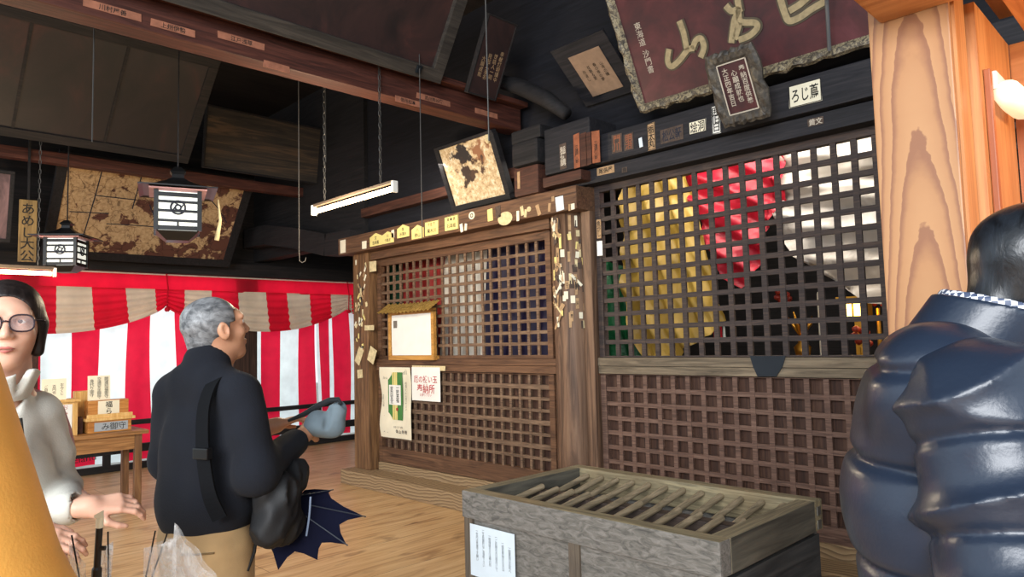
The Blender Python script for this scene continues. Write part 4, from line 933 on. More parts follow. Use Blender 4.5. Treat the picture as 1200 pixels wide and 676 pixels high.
tag(obj('straw_tassel', bm, m_paper, smooth=True), 'pale cord tassel hanging at the side of the nearer lantern', 'tassel')

# ================================================================== tube lamps
m_tube = glow('warm_tube_light', '#ffdca8', 14); m_wirem = plain('grey_chain_metal', '#4b4a48', .5, .6)
def tubelamp(label, a, b, chains, mat, housing=True, r=.019, hh=.035):
    a, b = V(a), V(b); t = thing('tube_lamp', label, 'lamp', (a + b) / 2); d = (b - a).normalized()
    bm = B(); tube(bm, [a, b], r, 12); obj('glowing_tube', bm, mat, t, smooth=True)
    bm = B(); bar(bm, a - d*.02 + V((0, 0, .05)), b + d*.02 + V((0, 0, .05)), .030, hh*.6, bev=.004); obj('housing', bm, plain('lamp_housing', '#4f4338', .6), t)
    for p in (a - d*.025, b + d*.025):
        bm = B(); bar(bm, p - d*.012 + V((0, 0, .012)), p + d*.012 + V((0, 0, .012)), .045, .085, bev=.008); obj('end_socket', bm, m_white, t)
    for c, top in chains:
        bm = B(); z = c[2]; n = int((top - z) / .045)
        for i in range(n):
            zz = z + i*.045; M = Matrix.Translation((c[0], c[1], zz)) @ Matrix.Rotation((i % 2)*math.pi/2, 4, 'Z')
            q = [M @ V((.009*math.cos(k*math.pi/4), 0, .022 + .026*math.sin(k*math.pi/4))) for k in range(8)]; tube(bm, q + [q[0]], .0035, 5, caps=False)
        obj('chain', bm, m_wirem, t)
    return t
tubelamp('bare glowing tube lamp hanging on chains in front of the ledge beam', (-5.23, 2.90, 2.605), (-4.13, 2.90, 2.605), [((-4.28, 2.90, 2.68), 4.75), ((-5.08, 2.90, 2.68), 4.75)], m_tube)
tubelamp('long warm tube lamp cut off by the frame above the woman with glasses', (-7.64, .40, 2.23), (-7.64, 1.53, 2.23), [((-7.64, .5, 2.30), 4.75), ((-7.64, 1.42, 2.30), 4.75)], glow('orange_tube_light', '#ffcf94', 16), hh=.05)
t = thing('hanging_hook', 'thin wire with a hooked end dangling in front of the dark tie beam', 'hook', (-5.5, 2.9, 2.2))
bm = B(); tube(bm, [(-5.45, 2.87, 4.75), (-5.49, 2.89, 2.30), (-5.50, 2.90, 2.22), (-5.485, 2.915, 2.205), (-5.47, 2.935, 2.22), (-5.465, 2.94, 2.25)], .0038, 6); obj('wire', bm, plain('pale_wire', '#5e5a56', .5, .4), t)
for px, py0, py1, d, lab in ((108, -5, 166, 4.2, 'thin wire hanging from the red-brown beam across the blackened boards'), (573, -5, 165, 3.7, 'thin wire hanging past the narrow brown tablet with flecked writing'), (495, 140, 279, 5.2, 'thin dark wire reaching down to the house-shaped stickers'), (382, 95, 190, 6.5, 'thin wire hanging beside the weathered plank tablet')):
    p1 = atd(px, py1, d); bm = B(); tube(bm, [p1, (p1.x, p1.y, 4.76)], .004, 6); tag(obj('hanging_wire', bm, m_wirem), lab, 'wire')

# ================================================================== table with charm boxes
m_tab = wood('table_wood', ['#6b4a2c', '#94693f', '#b28453'], 'y', rough=.45); m_tabz = wood('table_leg_wood', ['#4a3220', '#6b4b31', '#84603f'], 'z', rough=.5)
TX0, TX1, TY0, TY1 = -7.72, -7.22, .95, 2.26
tb = thing('wooden_table', 'plain brown wooden table with charm boxes on it by the striped curtain', 'table', (-7.47, 1.6, 0))
bm = B(); box(bm, (TX0, TY0, .715), (TX1, TY1, .75), bev=.006); obj('table_top', bm, m_tab, tb)
bm = B(); box(bm, (TX1 - .07, TY0 + .06, .58), (TX1 - .05, TY1 - .06, .715)); box(bm, (TX0 + .05, TY0 + .06, .58), (TX0 + .07, TY1 - .06, .715)); box(bm, (TX0 + .06, TY1 - .08, .58), (TX1 - .06, TY1 - .06, .715)); obj('apron', bm, m_tab, tb)
for x in (TX0 + .06, TX1 - .06):
    for y in (TY0 + .06, TY1 - .08): bm = B(); box(bm, (x - .03, y - .03, 0), (x + .03, y + .03, .715), bev=.004); obj('leg', bm, m_tabz, tb)
m_pine = wood('pale_pine', ['#b98a4a', '#d2a764', '#e0bd82'], 'z', rough=.5)
def facex(y, x, z): return frame_of((x, y, z), (0, 1, 0), (0, 0, 1))
def card(label, x, yc, z, w, h, cols, lean=.05):
    t = thing('price_card', label, 'card', (x, yc, z)); M = frame_of((x, yc, z), (0, 1, 0), (-lean, 0, 1))
    bm = B(); prism(bm, [(-w/2, 0), (w/2, 0), (w/2, h), (-w/2, h)], M, .004); obj('sheet', bm, m_paperc, t)
    obj('lettering', merge([text_bm(s, h*.16, shift(M, w*(.32 - .32*i), h*.5, .0055), vertical=True, lh=.9) for i, s in enumerate(cols)]), m_ink, t); return t
# fortune box
fb = thing('charm_box', 'pine fortune-slip box with pink lettering at the table end by the woman', 'box', (-7.42, 1.585, .75))
bm = B(); box(bm, (-7.56, 1.47, .75), (-7.36, 1.70, 1.05), bev=.004); obj('box_body', bm, m_pine, fb)
bm = B(); box(bm, (-7.58, 1.45, 1.05), (-7.34, 1.72, 1.072), bev=.004); obj('box_lid', bm, m_pine, fb)
bm = B(); M = facex(1.60, -7.36, .90); prism(bm, [(-.055, -.13), (.055, -.13), (.055, .13), (-.055, .13)], M, .003); lb = obj('front_label', bm, m_paperw, fb)
obj('lettering', text_bm('おみくじ', .05, shift(M, 0, .03, .004), vertical=True), plain('pink_ink', '#c2736a', .8), lb); obj('price_lettering', text_bm('100円', .038, shift(M, 0, -.108, .004), thick=.02), m_ink, lb)
card('tan price card with three columns of writing standing on the fortune-slip box', -7.42, 1.525, 1.0725, .19, .19, ['おみくじ', '百円也', 'ご自由'])
t = thing('wooden_case', 'small plain wooden case standing open behind the fortune-slip box', 'box', (-7.56, 1.79, .75))
bm = B(); box(bm, (-7.67, 1.725, .751), (-7.575, 1.86, 1.13), bev=.004); obj('case_body', bm, m_pine, t)
# amulet tray set
tr = thing('amulet_stand', 'two-tier honey wood amulet stand with a white front label on the table', 'stand', (-7.42, 1.96, .75))
m_hon = wood('honey_stand_wood', ['#8c5626', '#b67a3c', '#d09a58'], 'y', rough=.45)
bm = B(); box(bm, (-7.54, 1.78, .752), (-7.34, 2.14, .86), bev=.005); obj('lower_tray', bm, m_hon, tr)
bm = B(); box(bm, (-7.56, 1.76, .86), (-7.32, 2.17, .885), bev=.004); box(bm, (-7.36, 1.77, .885), (-7.335, 2.15, .92), bev=.004); obj('shelf_edge', bm, m_pine, tr)
bm = B(); box(bm, (-7.56, 1.80, .885), (-7.43, 2.14, 1.04), bev=.005); obj('upper_box', bm, m_hon, tr)
M = facex(1.97, -7.43, .965); bm = B(); prism(bm, [(-.09, -.07), (.09, -.07), (.09, .07), (-.09, .07)], M, .003); lb = obj('upper_label', bm, m_paperc, tr); obj('lettering', text_bm('福ら', .062, shift(M, 0, .005, .004), vertical=True, thick=.02), m_ink, lb)
M = facex(1.97, -7.34, .805); bm = B(); prism(bm, [(-.14, -.04), (.14, -.04), (.14, .04), (-.14, .04)], M, .003); lb = obj('lower_label', bm, plain('silver_label', '#9da3a6', .4), tr); obj('lettering', text_bm('み御守', .07, shift(M, .02, 0, .004), thick=.012), m_ink, lb)
card('tan price card with close columns of writing standing on the amulet stand', -7.50, 1.905, 1.041, .19, .23, ['開運招福御守', '交通安全御守', '身代り御守'])
t = thing('lidded_box', 'dark brown box tucked between the fortune-slip box and the amulet stand', 'box', (-7.47, 1.745, .75))
bm = B(); box(bm, (-7.53, 1.705, .752), (-7.42, 1.755, .90), bev=.003); obj('box_body', bm, m_redx, t)

# ================================================================== altar inside
al = thing('altar_table', 'dark altar table glimpsed through the large lattice window', 'altar', (-1.9, 6.2, .0))
bm = B(); box(bm, (-3.4, 5.7, 1.15), (.5, 6.6, 1.22), bev=.01); obj('altar_top', bm, m_redx, al)
for x in (-3.3, .4):
    for y in (5.75, 6.55): bm = B(); box(bm, (x - .05, y - .05, 0), (x + .05, y + .05, 1.15)); obj('leg', bm, m_dark, al)
m_glow = glow('altar_lamp_light', '#ffc45a', 9)
p = aty(1003, 362, 5.9); q = aty(1004, 395, 5.9)
t = thing('altar_lamp', 'glowing yellow box lamp on the altar seen through the lattice near the cedar post', 'lamp', (p.x, 5.95, 1.22))
bm = B(); box(bm, (p.x - .10, 5.87, p.z - .06), (p.x + .07, 6.02, p.z + .06)); obj('lit_shade', bm, m_glow, t)
bm = B()
for dx in (-.105, -.012, .075): box(bm, (p.x + dx - .006, 5.86, p.z - .08), (p.x + dx + .006, 6.03, p.z + .08))
box(bm, (p.x - .13, 5.84, p.z + .07), (p.x + .10, 6.05, p.z + .10)); box(bm, (p.x - .11, 5.86, p.z - .09), (p.x + .08, 6.03, p.z - .07)); bar(bm, (p.x, 5.95, 1.22), (p.x, 5.95, p.z - .08), .05, .05, up=(0, 1, 0)); obj('lamp_frame', bm, m_goldm, t)
p = aty(937, 395, 5.9)
t = thing('gilded_vase', 'gilded vase with curling gold leaves on the altar under the white cloth', 'vase', (p.x, 5.95, 1.22))
bm = B(); lathe(bm, [(.05, 0), (.03, .03), (.06, .10), (.07, .16), (.03, .20), (.05, .24)], (p.x, 5.95, 1.221), 16); obj('vase_body', bm, m_goldm, t, smooth=True)
bm = B()
for k in range(7): a = k*.9; tube(bm, [(p.x, 5.95, 1.45), (p.x + .06*math.cos(a), 5.95 + .05*math.sin(a), 1.56), (p.x + .11*math.cos(a), 5.95 + .09*math.sin(a), 1.60 + .04*(k % 3))], [.008, .018, .005], 6)
obj('gold_leaves', bm, m_goldm, t, smooth=True)
for px, py, lab, cat in ((1028, 350, 'red and gold altar ornament hanging nearest the cedar post', 'ornament'), (918, 350, 'small orange-gold altar ornament below the red cloth', 'ornament'), (1010, 395, 'dark red flower ornament on the altar below the glowing lamp', 'ornament'), (960, 345, 'little pale candle on the altar under the white cloth', 'candle')):
    yy = {1010: 5.78, 1028: 6.35}.get(px, 6.0); p = aty(px, py, yy); t = thing('altar_ornament' if cat != 'candle' else 'altar_candle', lab, cat, (p.x, yy, 1.22))
    bm = B()
    if cat == 'candle': lathe(bm, [(.035, 0), (.02, .02), (.02, p.z - 1.22), (.015, p.z - 1.20)], (p.x, yy, 1.221), 12); obj('candle_body', bm, m_paperc, t)
    else:
        lathe(bm, [(.06, 0), (.02, .03), (.018, max(.06, p.z - 1.30))], (p.x, yy, 1.221), 10); obj('stem', bm, m_goldm, t)
        bm = B()
        for k in range(8):
            a = k*2.4; c = V((p.x + .05*math.cos(a), yy + .05*math.sin(a), p.z - .05 + .016*k)); lathe(bm, [(.004, -.03), (.03, -.01), (.03, .015), (.004, .03)], c, 8)
        obj('petals', bm, plain('altar_red', '#8a2a1c', .4) if 'red' in lab else m_goldm, t, smooth=True)
p = aty(843, 388, 5.6); t = thing('red_white_tassel', 'small red and white striped tassel hanging by the yellow cloth hem', 'tassel', (p.x, 5.6, p.z - .08))
for i, m in enumerate((c_red, c_lwhite, c_red, c_lwhite)): bm = B(); tube(bm, [(p.x - .045 + .03*i, 5.6, p.z + .12), (p.x - .045 + .03*i, 5.6, p.z - .08)], [.008, .013], 6); obj('strand', bm, m, t)
bm = B(); tube(bm, [(p.x, 5.6, p.z + .11), (p.x, 5.6, 3.3)], .004, 6); obj('cord', bm, m_dark, t)

# ================================================================== new cedar booth
t = thing('cedar_post', 'thick pale cedar post with bold grain in front of the large lattice window', 'post', (-.585, 2.28, 0))
bm = B(); box(bm, (-.69, 2.2, 0), (-.482, 2.34, 2.95), bev=.004); obj('shaft', bm, m_cedar, t)
bm = B(); box(bm, (-.482, 2.225, 0), (-.474, 2.335, 2.95)); obj('side_strip', bm, m_cedar2, t)
bm = B(); box(bm, (-.655, 1.95, 2.40), (1.3, 2.199, 2.62), bev=.006)
tag(obj('cedar_beam', bm, m_cedx), 'cedar cross beam at the top edge lapping the front of the cedar post', 'beam')
t = thing('booth_wall', 'warm cedar side wall of the booth carrying the frosted lamp', 'wall panel', (-.45, 2.6, 0))
bm = B(); box(bm, (-.49, 2.345, 0), (-.45, 2.80, 2.44)); obj('boards', bm, m_cedar2, t)
bm = B(); box(bm, (-.449, 2.39, 0), (-.432, 2.42, 2.25), bev=.003); obj('dark_groove_strip', bm, m_cedred, t)
t = thing('booth_back', 'reddish cedar back wall of the booth with a pale door stile', 'wall panel', (.4, 2.85, 0))
bm = B(); box(bm, (-.449, 2.82, 0), (1.3, 2.86, 2.22)); obj('door_board', bm, m_cedred, t)
bm = B(); box(bm, (-.449, 2.80, 2.22), (1.3, 2.87, 2.44), bev=.004); obj('header', bm, m_cedx, t)
bm = B(); box(bm, (-.40, 2.795, 0), (-.375, 2.83, 2.22), bev=.003); obj('stile', bm, m_cedar2, t)
for x, lab in ((-.36, 'cedar ceiling joist of the booth nearest the cedar post'), (-.12, 'cedar ceiling joist of the booth in the picture corner')):
    bm = B(); box(bm, (x - .04, 2.2, 2.46), (x + .04, 2.87, 2.56), bev=.004); tag(obj('ceiling_joist', bm, m_cedy), lab, 'joist')
bm = B(); box(bm, (-.48, 2.2, 2.56), (1.3, 2.87, 2.59)); tag(obj('booth_ceiling', bm, m_cedy), 'cedar board ceiling over the booth joists', 'ceiling boards')
m_fro = plain('frosted_shade', '#efe3cf', .4, emit='#ffe7bd', es=.55)
t = thing('wall_lamp', 'rounded frosted wall lamp on the cedar booth wall', 'lamp', (-.42, 2.56, 2.17))
bm = B(); box(bm, (-.449, 2.44, 2.20), (-.425, 2.68, 2.255), bev=.006); obj('mount', bm, m_white, t)
bm = B(); ys = [2.435, 2.45, 2.56, 2.67, 2.685]; tube(bm, [(-.405, y, 2.185) for y in ys], [.012, .036, .04, .036, .012], 16); obj('shade', bm, m_fro, t, smooth=True)

# ================================================================== front stand with packets and lighter
st = thing('wooden_stand', 'small wooden stand below the picture edge holding the packets and black rod', 'stand', (-1.06, .40, 0))
bm = B(); box(bm, (-1.24, .24, .98), (-.93, .56, 1.01), bev=.005); obj('stand_top', bm, m_tab, st)
for x in (-1.21, -.93):
    for y in (.27, .53): bm = B(); box(bm, (x - .02, y - .02, 0), (x + .02, y + .02, .98)); obj('leg', bm, m_tabz, st)
def clear_mat():
    nt = NT('clear_film'); b = nt.b; b.inputs['Base Color'].default_value = (.95, .97, .98, 1); b.inputs['Roughness'].default_value = .25
    tr = nt.n('ShaderNodeBsdfTransparent'); v = coords(nt, (1, 1, 1)); nz = nt.n('ShaderNodeTexNoise', Scale=38.0, Detail=5.0, Distortion=1.0); nt.l(v, nz.inputs['Vector'])
    r = ramp(nt, nz.outputs['Fac'], [(.35, (.14, .14, .14)), (.60, (.34, .34, .34)), (.72, (.8, .8, .8))]); bp = nt.n('ShaderNodeBump', Strength=.25, Distance=.003); nt.l(nz.outputs['Fac'], bp.inputs['Height']); nt.l(bp.outputs[0], b.inputs['Normal'])
    mx = nt.n('ShaderNodeMixShader'); nt.l(r.outputs[0], mx.inputs[0]); nt.l(tr.outputs[0], mx.inputs[1]); nt.l(b.outputs[0], mx.inputs[2]); nt.l(mx.outputs[0], nt.out.inputs['Surface']); return nt.m
m_film = clear_mat()
def packet(label, a, b, top, sticks, wide, seed):
    """upright clear sleeve between ground points a..b with thin dark sticks inside"""
    t = thing('clear_packet', label, 'packet', ((a[0]+b[0])/2, (a[1]+b[1])/2, 1.01), group='clear packets on the stand')
    A, Bv = V((*a, 1.012)), V((*b, 1.012)); n = (Bv - A).cross(V((0, 0, 1))).normalized(); rr = random.Random(seed)
    def f(s): return lambda u, v: A.lerp(Bv, u) + V((0, 0, (top[0]*(1-u) + top[1]*u)*v)) + n * (s*.012*math.sin(math.pi*u)*(1 - .4*v) + .004*math.sin(u*17 + v*9 + seed))
    bm = grid(f(1), 14, 16); b2 = grid(f(-1), 14, 16); me = bpy.data.meshes.new('tmp'); b2.to_mesh(me); bm.from_mesh(me); b2.free(); bpy.data.meshes.remove(me)
    obj('sleeve', bm, m_film, t, smooth=True)
    for p0, p1 in sticks: bm = B(); tube(bm, [p0, p1], .0011, 6); obj('thin_stick', bm, m_ink, t)
    return t
def st_pts(p0, p1, d): a, b = atd(*p0, d), atd(*p1, d); k = (b.z - 1.013) / (a.z - b.z); return (b + (b - a) * k, a)
g = lambda px, d: tuple(atd(px, 690, d)[:2])
packet('clear packet standing furthest along, sloping top corner over the beige trousers', g(203, .96), g(262, .96), (.25, .16), [], 0, 1)
packet('clear packet with two slanting dark sticks next to the sloping packet', g(168, .93), g(206, .95), (.225, .235), [st_pts((182, 622), (171, 676), .94), st_pts((196, 625), (178, 676), .945)], 0, 2)
packet('low crinkled clear packet between the black rod and the slanting sticks', g(130, .90), g(170, .91), (.165, .175), [], 0, 3)
packet('clear packet with one upright dark stick right behind the black rod', g(112, .93), g(130, .93), (.22, .235), [st_pts((126.5, 623), (127, 676), .93)], 0, 4)
packet('clear packet with a leaning dark stick at the orange coat edge', g(82, .95), g(104, .95), (.235, .17), [st_pts((84, 627), (90, 660), .95)], 0, 5)
t = thing('black_rod', 'black telescopic rod with an ivory slanted tip standing among the clear packets', 'rod', (*g(113, .9), 1.01))
a0, a1 = st_pts((116.5, 618), (113, 676), .9); d = (a1 - a0).normalized(); L = (a1 - a0).length
bm = B(); tube(bm, [a0, a0 + d*L*.62, a0 + d*L*.63, a0 + d*L*.80, a0 + d*L*.81, a1], [.0075, .0075, .006, .006, .0042, .0042], 12); obj('rod_body', bm, m_lblk, t, smooth=False)
bm = B(); tube(bm, [a1, a1 + d*.014], [.0046, .0048], 10); prism(bm, [(-.0046, 0), (.0046, 0), (.0046, .009), (-.0046, .004)], frame_of(a1 + d*.013 - V((0, 0, 0)), ROT.col[0], V((0, 0, 1))), .005); obj('ivory_tip', bm, plain('ivory', '#e6dfc2', .5), t)
bm = B(); c = a0 + d*L*.9; tube(bm, [c, c + ROT.col[0]*.009], .003, 8); obj('side_knob', bm, m_lblk, t); bm = B(); c2 = a0 + d*L*.60; tube(bm, [c2 - ROT.col[0]*.004, c2 + ROT.col[0]*.011], .0035, 8); obj('side_knob', bm, m_lblk, t)
# ================================================================== people
def skin(name, col):
    nt = NT(name); b = nt.b; v = coords(nt, (1, 1, 1)); nz = nt.n('ShaderNodeTexNoise', Scale=18.0, Detail=4.0); nt.l(v, nz.inputs['Vector']); c = hexc(col)[:3]
    r = ramp(nt, nz.outputs['Fac'], [(.3, (c[0]*.9, c[1]*.82, c[2]*.8)), (.7, (min(1, c[0]*1.05), c[1]*1.03, c[2]*1.02))]); nt.l(r.outputs[0], b.inputs['Base Color'])
    b.inputs['Roughness'].default_value = .5; b.inputs['Subsurface Weight'].default_value = .12; b.inputs['Subsurface Radius'].default_value = (.01, .004, .002); return nt.m
def fabric(name, col, rough=.85, bump=.15, scale=400, sheen=.1, col2=None):
    m = plain(name, col, rough, bump=bump, bscale=scale, var=.12, vscale=12); m.node_tree.nodes['Principled BSDF'].inputs['Sheen Weight'].default_value = sheen; return m
def hairm(name, c1, c2, stretch=(60, 60, 14), rough=.45, bump=.5):
    return blotch(name, [(.34, c1), (.66, c2)], 1.0, .6, rough, 6, stretch, bump)
def wob(seed, f=9.0, n=7):
    r = np.random.RandomState(seed); K = r.normal(size=(n, 3)) * f; ph = r.uniform(0, 6.28, n); a = r.uniform(.5, 1, n) / n
    return lambda P: (np.sin(P @ K.T + ph) * a).sum(-1)
class Xf:
    """places local primitives by a matrix"""
    def __init__(s, M): s.M = M; s.R = M.to_3x3(); s.e = tuple(M.to_euler())
    def p(s, q): return tuple(s.M @ V(q))
    def cap(s, a, b, ra, rb=None, k=.02, op='u'): return cap(s.p(a), s.p(b), ra, rb, k, op)
    def ell(s, c, r, k=.02, op='u', rot=None):
        e = s.e if rot is None else tuple((s.R @ Euler(rot).to_matrix()).to_euler())
        return ell(s.p(c), r, k, op, e)
def head(T, age=0):
    """head about its own centre, face to +Y, chin at -.115, crown at +.115"""
    P = [T.ell((0, -.012, .030), (.076, .094, .086), .03), T.ell((0, .028, -.045), (.058, .062, .066), .04), T.ell((0, .058, -.094), (.026, .024, .020), .03),
         T.cap((0, -.025, -.05), (0, -.055, -.20), .052, .060, .03), T.ell((0, .074, .030), (.050, .018, .030), .03)]
    P += [T.ell((s*.034, .082, .014), (.017, .016, .011), .012, 'cut') for s in (-1, 1)]
    P += [T.ell((s*.034, .0745, .013), (.0135, .0125, .0125), .006) for s in (-1, 1)]
    P += [T.cap((s*.016, .091, .030), (s*.048, .080, .030), .006, .005, .012) for s in (-1, 1)]
    P += [T.cap((0, .088, .018), (0, .108, -.022), .0075, .0115, .012)] + [T.ell((s*.012, .098, -.027), (.009, .010, .007), .008) for s in (-1, 1)]
    P += [T.ell((s*.040, .060, -.022), (.022, .022, .020), .02) for s in (-1, 1)]
    P += [T.ell((0, .086, -.056), (.023, .010, .0055), .006), T.ell((0, .084, -.066), (.019, .010, .006), .006), T.cap((-.02, .096, -.0605), (.02, .096, -.0605), .0018, .0018, .004, 'cut')]
    for s in (-1, 1):
        P += [T.ell((s*.078, -.008, -.002), (.009, .021, .033), .008, rot=(0, 0, s*-.35)), T.ell((s*.086, -.003, .002), (.006, .010, .017), .006, 'cut', rot=(0, 0, s*-.35))]
    return P
def hand(wrist, d, n, side, curl=.5, spread=.12, thumb=.7, s=1.0, curls=None):
    """palm from the wrist along d, n = back of the hand, thumb on side*(d x n)"""
    d = V(d).normalized(); n = V(n); n = (n - d * n.dot(d)).normalized(); t = d.cross(n).normalized() * side; w = V(wrist)
    q = lambda a, b, c: w + d*a*s + t*b*s + n*c*s
    P = [cap(q(-.03, 0, 0), q(.012, 0, 0), .027*s, .025*s, .02)]
    for b in (.026, .009, -.009, -.026): P.append(cap(q(.012, b*.7, 0), q(.082 - abs(b - .005)*.25, b, .002), .0145*s, .0115*s, .012))
    L = [(.026, .040, .024, .020), (.009, .044, .028, .021), (-.009, .041, .026, .021), (-.026, .032, .020, .018)]
    for i, (b, l1, l2, l3) in enumerate(L):
        c = (curls[i] if curls else curl); p = q(.084 - abs(b - .005)*.25, b, .002); a = 0; yaw = (b / .026) * spread; dd = (d*math.cos(yaw) + t*math.sin(yaw))
        for l, k, r0, r1 in ((l1, .55, .0092, .0085), (l2, .9, .0085, .0078), (l3, .6, .0078, .0066)):
            a += c*k; e = p + (dd*math.cos(a) - n*math.sin(a)) * l*s; P.append(cap(tuple(p), tuple(e), r0*s, r1*s, .005)); p = e
    b0 = q(.022, .022, -.006); b1 = b0 + (d*.6 + t*thumb - n*.25).normalized()*.040*s; b2 = b1 + (d*.85 + t*.35*thumb - n*.35).normalized()*.030*s; b3 = b2 + (d*.95 - n*.3).normalized()*.022*s
    P += [cap(tuple(b0), tuple(b1), .014*s, .0108*s, .012), cap(tuple(b1), tuple(b2), .0105*s, .0092*s, .005), cap(tuple(b2), tuple(b3), .0092*s, .0075*s, .004)]
    return P
def body_base(hz=.92, sh=.19, sz=1.37, k=.9):
    """slim torso and legs under the clothes"""
    P = [ell((0, 0, hz), (.15*k, .10*k, .12), .05), cap((0, 0, hz), (0, -.01, sz - .12), .11*k, .12*k, .05), cap((-sh*.7, -.01, sz - .02), (sh*.7, -.01, sz - .02), .055, .055, .05)]
    for s in (-1, 1): P += chain([(s*.09, 0, hz - .06), (s*.095, .01, .50), (s*.10, -.02, .09)], [.075, .052, .038], .03) + [cap((s*.10, -.03, .045), (s*.11, .13, .03), .036, .028, .02)]
    return P
def person(label, loc, rz, prims, skinm, res=.0045, group=None):
    o = sobj('person', sdf(prims, res, iters=1), skinm); o.location = loc; o.rotation_euler = (0, 0, rz); tag(o, label, 'person', group); return o
def eye(o, T, s, iris='#2a1a12', yaw=0):
    c = V(T.p((s*.034, .0752, .013))); q = T.M @ Matrix.Translation((s*.034, .0752, .013))
    bm = B(); bmesh.ops.create_uvsphere(bm, u_segments=16, v_segments=10, radius=.0125); bmesh.ops.transform(bm, matrix=q, verts=bm.verts)
    e = obj('eyeball', bm, bpy.data.materials.get('eye_white') or plain('eye_white', '#e4ded6', .3), o, smooth=True, local=True)
    bm = B(); bmesh.ops.create_uvsphere(bm, u_segments=14, v_segments=8, radius=.0062); bmesh.ops.transform(bm, matrix=q @ Matrix.Translation((yaw, .0098, 0)) @ Matrix.Diagonal((1, .55, 1, 1)), verts=bm.verts)
    obj('iris', bm, bpy.data.materials.get('iris_dark') or plain('iris_dark', iris, .15), e, smooth=True, local=True)
def shoes(o, col='#1c1a19', k=1.0):
    m = fabric('shoe_' + col.strip('#'), col, .6)
    for s in (-1, 1): sobj('shoe', sdf([cap((s*.10, -.05, .045), (s*.112, .145, .04), .047, .04, .02), cap((s*.10, -.03, .08), (s*.10, -.03, .1), .045, .045, .02)], .008, clip=lambda P: -P[..., 2] + .002), m, o)
def trousers(o, m, hz, top, r=1.0, seed=3, ext=()):
    P = [ell((0, -.01, hz), (.175*r, .125*r, .14), .05)]
    for s in (-1, 1): P += chain([(s*.085, -.005, hz - .05), (s*.098, .012, .50), (s*.105, -.02, .07)], [.098*r, .074*r, .070*r], .03)
    w = wob(seed, 26)
    return sobj('trousers', sdf(P + list(ext), .008, disp=lambda Q: .007*w(Q * np.array([1, 1, .5])), clip=lambda Q: Q[..., 2] - top, iters=1), m, o)

# ---- grey-haired man looking up ---------------------------------------------
LM = V((-2.555, .995, 0)); RZM = math.radians(22)
TH = Xf(Matrix.Translation((.010, .022, 1.563)) @ Matrix.Rotation(math.radians(-20), 4, 'Z') @ Matrix.Rotation(math.radians(14), 4, 'X') @ Matrix.Scale(1.05, 4))
RW, LW = (.155, .335, 1.165), (-.02, .36, 1.185)
P = body_base(.90, .18, 1.36, .85) + head(TH) + [cap((0, -.01, 1.33), (.012, .02, 1.46), .062, .056, .03)]
P += chain([(.145, -.01, 1.30), (.238, -.02, 1.08), RW], [.04, .038, .028], .03) + chain([(-.145, -.01, 1.30), (-.225, .03, 1.09), LW], [.04, .038, .028], .03)
P += hand(RW, (-.35, .9, .22), (.75, .1, .6), 1, curls=(.5, .55, .6, .65), thumb=.5) + hand(LW, (.45, .85, .2), (-.2, -.2, .9), -1, curl=.6)
m_skm = skin('man_skin', '#c69474')
man = person('grey-haired person in a dark navy jacket and beige trousers looking up, cap in hand', LM, RZM, P, m_skm, .004)
TI = np.array(TH.M.inverted())
def headspace(Q): return Q @ TI[:3, :3].T + TI[:3, 3]
wv = wob(5, 60, 9)
def man_hair_clip(Q):
    h = headspace(Q); x, y, z = h[..., 0], h[..., 1], h[..., 2]; ax_ = np.abs(x)
    line = np.where(z > .055, y - (.082 - .35*np.maximum(0, .10 - z)), y - np.where(z > .018, .052 - .4*np.maximum(0, ax_ - .065), .018 - .0*z))   # fringe, temple, behind the ear
    line2 = np.where(z < .018, np.maximum(y + .020, -.095 - z), line)
    side = np.where((z < .020) & (z > -.02) & (y > -.020) & (y < .03), y - .022, line2)
    return np.minimum(line2, np.maximum(side, -(z + .02)))
H = [TH.ell((0, -.014, .034), (.083, .100, .090), .02), TH.cap((0, -.055, -.02), (0, -.066, -.075), .052, .040, .02)]
sobj('hair', sdf(H, .004, disp=lambda Q: .006*wv(Q * np.array([1, .45, 1])) , clip=man_hair_clip, iters=1), hairm('grey_hair', '#45474a', '#97999b', (45, 16, 45), .45, .6), man)
eye(man, TH, 1); eye(man, TH, -1)
m_navy = fabric('navy_fleece', '#0b101b', .95, .25, 300, .0)
wj = wob(11, 14); 
J = [ell((0, -.005, 1.12), (.178, .135, .26), .06), ell((0, -.01, .96), (.188, .142, .15), .05), cap((-.12, -.015, 1.348), (.12, -.015, 1.348), .072, .072, .06), cap((-.05, -.03, 1.385), (.05, -.03, 1.385), .075, .075, .05), cap((0, -.022, 1.38), (.003, -.012, 1.446), .086, .082, .015)]
J += chain([(.160, -.01, 1.335), (.242, -.02, 1.075), (.175, .24, 1.14)], [.072, .064, .052], .05) + chain([(-.158, -.01, 1.335), (-.225, .03, 1.085), (-.06, .27, 1.155)], [.070, .062, .052], .05)
J += [ell((.005, .01, 1.48), (.062, .060, .06), .01, 'cut'), cap((.185, .24, 1.14), (.12, .36, 1.16), .034, .034, .008, 'cut'), cap((-.06, .27, 1.155), (0, .37, 1.16), .034, .034, .008, 'cut'), ell((0, 0, .80), (.185, .13, .07), .02, 'cut')]
jk = sobj('jacket', sdf(J, .007, disp=lambda Q: .011*wj(Q) + .004*wj(Q*2.3 + 1), clip=lambda Q: .845 - Q[..., 2], iters=1), [m_navy, fabric('dark_green_fabric', '#12302c', .85)], man, mat_fn=lambda Q: (Q[:, 0] > .10) & (Q[:, 1] > .035 + .25*(1.36 - Q[:, 2])) & (Q[:, 2] > 1.24) & (Q[:, 2] < 1.40))
